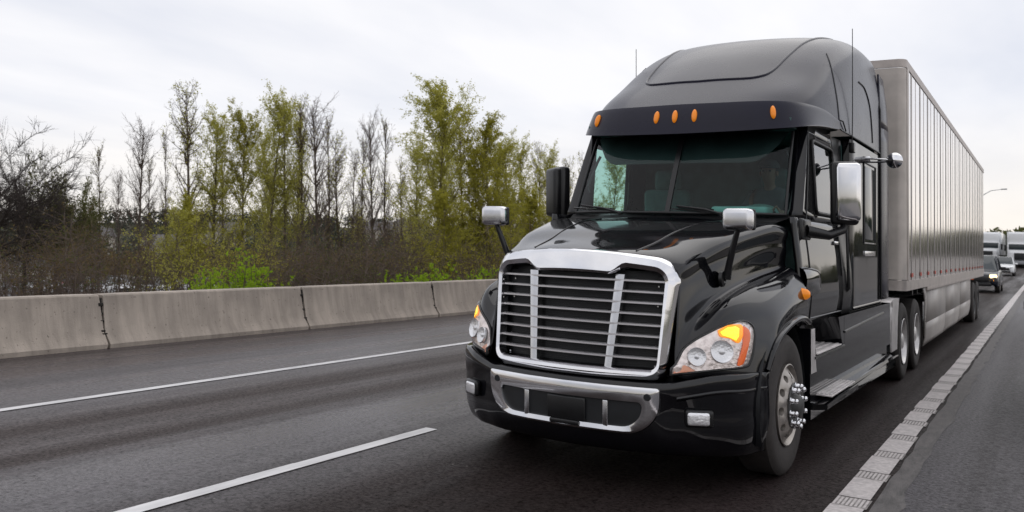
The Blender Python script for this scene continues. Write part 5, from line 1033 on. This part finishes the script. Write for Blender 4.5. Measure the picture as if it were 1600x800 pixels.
# ------------------------------------------------------------------ thicket beyond the barrier (nobody could count its stems)
def thicket(name, label, px0, px1, d0, d1, top0, top1, n_st, n_lf, leafm, seed, lsize=.10, leafm2='leaf_olive', frac=.35, bare=.0):
    rng = np.random.default_rng(seed); segs = []; LP = []; org = spot((px0 + px1) / 2, (d0 + d1) / 2); ox = np.array([org.x, org.y, 0])
    for i in range(n_st):
        px = rng.uniform(px0, px1); dp = rng.uniform(d0, d1); P = spot(px, dp); z0 = gz(P.x, P.y); u = (px - px0) / (px1 - px0)
        top = up(top0 + (top1 - top0) * u, dp) - z0; h = max(.8, top * (.86 + .16 * math.sin(px * .061 + seed) + .10 * math.sin(px * .17 + 2 * seed)) * (rng.uniform(.45 + .35 * bare, 1.0) if rng.random() < .8 else rng.uniform(.9, 1.12))); c = np.array([P.x, P.y, z0]) - ox; d = np.array([*rng.normal(0, .22, 2), 1.]); ns = 5
        for j in range(ns):
            d = d + np.array([*rng.normal(0, .13, 2), 0]); d /= np.linalg.norm(d); e = c + d * h / ns; segs.append((c, e, .028 * (1 - j / ns) + .008, .028 * (1 - (j + 1) / ns) + .008))
            for _ in range(4):
                q = c + (e - c) * rng.uniform(0, 1); dd = rng.normal(0, 1, 3); dd[2] = abs(dd[2]) * .7; dd /= np.linalg.norm(dd); f_ = q + dd * rng.uniform(.5, 1.4); segs.append((q, f_, .012, .005)); LP.append((q, f_)) if j >= bare * 5 else None
            c = e
    V, F4 = limb_mesh(segs, 3)
    lp = np.array([[*a, *b_] for a, b_ in LP]); idx = rng.choice(len(lp), n_lf); u = rng.uniform(0, 1.1, (n_lf, 1)); P = lp[idx, :3] * (1 - u) + lp[idx, 3:] * u + rng.normal(0, .08, (n_lf, 3)); LV, LF = [], []; leaves_into(LV, LF, P, lsize, rng); LV = LV[0]
    o = fast_mesh(name, np.concatenate([V, LV]), np.concatenate([F4, np.arange(len(LV)).reshape(-1, 4) + len(V)]), 'twig', None); o.data.materials.append(M[leafm])
    mi = np.zeros(len(F4) + len(LV) // 4, np.int32); mi[len(F4):] = 1 + (np.sin(P[:, 0] * .9 + seed) + np.sin(P[:, 1] * .7) + rng.normal(0, .7, len(P)) > 1.6 - 3.2 * frac).astype(np.int32); o.data.materials.append(M[leafm2]); o.data.polygons.foreach_set('material_index', mi); o.location = (ox[0], ox[1], 0); o.data.update()
    return tag(o, label, 'thicket', None, 'stuff')
thicket('brown_thicket', 'dense brown leafless thicket behind the left end of the barrier', -60, 150, 34, 60, 322, 330, 190, 11000, 'leaf_brown', 1, .06, 'leaf_dark', .3, .6)
thicket('brown_thicket', 'thin brown thicket in front of the parked cars', 150, 250, 36, 60, 345, 350, 60, 3500, 'leaf_brown', 11, .055, 'leaf_dark', .35, .6)
thicket('brown_thicket', 'brown and olive thicket below the leafless birches', 420, 650, 40, 62, 345, 350, 330, 34000, 'leaf_brown', 2, .055, 'leaf_dark', .45)
thicket('green_thicket', 'olive undergrowth below the left group of birches', 240, 440, 40, 62, 335, 340, 130, 13000, 'leaf_olive', 3, .06, 'leaf_yellow', .4, .6)
thicket('green_thicket', 'olive undergrowth below the biggest green tree and behind the truck hood', 620, 960, 42, 64, 335, 345, 380, 52000, 'leaf_olive', 4, .06, 'leaf_brown', .35)
thicket('green_thicket', 'olive undergrowth hidden behind the truck', 960, 1200, 46, 64, 345, 360, 120, 6000, 'leaf_olive', 5)
# bright young shrubs just over the barrier
def shrub(px, topy, depth, r_, label, seed, m='leaf_bright', n=1500):
    rng = np.random.default_rng(seed); P = spot(px, depth); z0 = gz(P.x, P.y); h = up(topy, depth) - z0; t = thing('shrub', label, 'shrub', (P.x, P.y, z0 - .05), 0, 'bright shrubs over the barrier'); segs = []; LP = []
    for k in range(26):
        a = rng.uniform(0, 6.28); c = np.array([math.cos(a) * .15, math.sin(a) * .15, 0]); hh = h * rng.uniform(.6, 1.0); d = np.array([math.cos(a) * r_ / h * rng.uniform(0, .9), math.sin(a) * r_ / h * rng.uniform(0, .9), 1.])
        for j in range(5):
            d = d + rng.normal(0, .09, 3); d /= np.linalg.norm(d); e = c + d * hh / 5; segs.append((c, e, .03 - j * .004, .026 - j * .004)); 
            for _ in range(4): dd = rng.normal(0, 1, 3); dd[2] = abs(dd[2]); dd /= np.linalg.norm(dd); q = c + (e - c) * rng.uniform(0, 1); LP.append((q, q + dd * rng.uniform(.2, .6)))
            c = e
    V, F4 = limb_mesh(segs, 4); fast_mesh('stems', V, F4, 'twig', t)
    lp = np.array([[*a, *b_] for a, b_ in LP if a[2] > h * .15]); idx = rng.choice(len(lp), n); u = rng.uniform(0, 1.1, (n, 1)); Q = lp[idx, :3] * (1 - u) + lp[idx, 3:] * u + rng.normal(0, .05, (n, 3)); LV, LF = [], []; leaves_into(LV, LF, Q, .10, rng); fast_mesh('foliage', LV[0], np.arange(len(LV[0])).reshape(-1, 4), m, t)
for a in [(352, 418, 36, 1.4, 'bright green shrub left of the brightest one over the second barrier segment', 1), (378, 383, 37, 1.3, 'brightest yellow-green shrub over the second barrier segment', 2), (402, 412, 38, .9, 'small bright green shrub right of the brightest one', 3),
          (330, 425, 38, .9, 'lowest bright shrub at the left of the bright green group', 9), (655, 418, 40, 1.1, 'small yellow-green shrub just right of the third barrier joint', 4), (682, 405, 42, 1.1, 'yellow-green shrub at the foot of the biggest green tree', 5), (742, 425, 40, .8, 'small yellow-green shrub beside the truck grille', 6), (765, 415, 44, .8, 'yellow-green shrub behind the stem of the hood mirror', 7), (618, 428, 40, .8, 'faint green shrub above the third barrier segment', 8)]:
    shrub(*a)
# ------------------------------------------------------------------ car park, houses and woods in the distance
mat('lot_asphalt', (.13, .13, .135), .7, noise=.2, nscale=2)
c0 = spot(160, 92); b = MB(False); nn = 9
for i in range(nn):
    for j in range(nn): q = spot(-60 + 620 * i / (nn - 1), 78 + 70 * j / (nn - 1)); b.v.append((q.x, q.y, gz(q.x, q.y) + .02))
b.f = [(i * nn + j, (i + 1) * nn + j, (i + 1) * nn + j + 1, i * nn + j + 1) for i in range(nn - 1) for j in range(nn - 1)]; tag(b.build('car_park', 'lot_asphalt'), kind='structure')
CP = [(35, 92, 'grey_paint', 'grey'), (78, 88, 'white_paint', 'white'), (104, 96, 'red_paint', 'red'), (140, 90, 'white_paint', 'white'), (176, 86, 'white_paint', 'white'), (196, 99, 'grey_paint', 'grey'), (214, 90, 'white_paint', 'white'), (244, 86, 'white_paint', 'white'), (282, 90, 'white_paint', 'white'), (322, 88, 'grey_paint', 'grey')]
wh = ['white car parked nearest the left end of the car park', 'white car parked behind the thin bare tree', 'white car parked left of the leafless forked tree', 'white car parked right of the leafless forked tree', 'white car parked below the single thin stem', 'white car parked at the right end of the car park']
gy_ = ['grey car parked at the left end of the car park', 'grey car parked between white cars behind the leafless forked tree', 'grey car parked last before the birches']; iw = ig = 0
for (px, dp, pt, nm) in CP:
    q = spot(px, dp); lb = 'red car in the car park behind the thicket'
    if nm == 'white': lb = wh[iw]; iw += 1
    if nm == 'grey': lb = gy_[ig]; ig += 1
    car('parked_car', lb, 'car', (q.x, q.y, gz(q.x, q.y) + .03), R(60 + px % 50), pt, px % 3 > 0, False, 'cars parked beyond the thicket', shear=False)
mat('wall_cream', (.50, .46, .40), .8); mat('roof_grey', (.16, .15, .15), .8); mat('wall_brick', (.28, .15, .11), .8)
HS = [(10, 395, 110, 8, 'wall_cream', 'pale house behind the big bare tree at the left edge'), (252, 352, 230, 9, 'wall_cream', 'pale low building on the rise left of the tallest bare tree'), (300, 350, 240, 10, 'wall_brick', 'red-brown building on the rise behind the tallest bare tree'), (355, 342, 300, 12, 'wall_cream', 'pale building on the hill behind the first green birches'), (595, 333, 330, 16, 'wall_cream', 'long pale building on the hill between the leafless birches'), (640, 330, 350, 11, 'wall_cream', 'pale building on the hill just left of the biggest green tree'), (150, 345, 260, 9, 'wall_cream', 'small pale house on the hill behind the lone thin bare tree')]
for (px, ty, dp, wd, m, lb) in HS:
    q = spot(px, dp); z0 = gz(q.x, q.y); h = max(3.2, min(9, up(ty, dp) - z0)); t = thing('house', lb, 'building', (q.x, q.y, up(ty, dp) - h - .3 if up(ty, dp) - z0 < 9 else z0), YAW + R(px % 40 - 20), 'buildings in the distance')
    b = MB(False); b.box(-wd / 2, wd / 2, -4, 4, -3, h * .65); b.build('wall', m, t)
    b = MB(False); w2, hh = wd / 2 + .4, h * .65; b.v = [(-w2, -4.4, hh), (w2, -4.4, hh), (w2, 4.4, hh), (-w2, 4.4, hh), (-w2 + .5, 0, h), (w2 - .5, 0, h)]; b.f = [(0, 1, 5, 4), (2, 3, 4, 5), (1, 2, 5), (3, 0, 4), (0, 3, 2, 1)]; b.build('roof', 'roof_grey', t, smooth=0)
    for k in range(int(wd // 3)):
        b = MB(False); x = -wd / 2 + 1.5 + k * 3; b.box(x - .6, x + .6, -4.04, -3.98, h * .25, h * .5); b.build('window', 'car_glass', t)
def woods(name, label, a0, a1, r0, r1, h, n, m, seed, lf=.09):
    rng = np.random.default_rng(seed); P = []; nl = []
    for i in range(n):
        a = R(rng.uniform(a0, a1)); r_ = rng.uniform(r0, r1); x, y = math.sin(a) * r_, math.cos(a) * r_; z = gz(x, y); hh = h * rng.uniform(.6, 1.15); k = 90
        q = rng.normal(0, 1, (k, 3)); q /= np.linalg.norm(q, axis=1)[:, None]; q *= rng.uniform(.55, 1, (k, 1)) * np.array([hh * .38, hh * .38, hh * .5]); P.append(q + [x, y, z + hh * .5])
    P = np.concatenate(P); V, F_ = [], []; leaves_into(V, F_, P, h * lf, rng); o = fast_mesh(name, V[0], np.arange(len(V[0])).reshape(-1, 4), m, None); return tag(o, label, 'woods', None, 'stuff')
woods('distant_woods', 'dark woods along the hill behind the birches', -70, 10, 240, 470, 7, 1500, 'leaf_conifer', 5)
woods('distant_woods', 'brownish woods on the near foot of the hill', -68, -5, 130, 235, 5, 600, 'leaf_brown', 6)
woods('distant_woods', 'low dark wood where the road disappears behind the far trucks', -9, 14, 260, 420, 7.5, 800, 'leaf_dark', 7, .16)
woods('distant_woods', 'woods outside the picture on the other sides', 14, 290, 210, 400, 6, 1800, 'leaf_dark', 8)
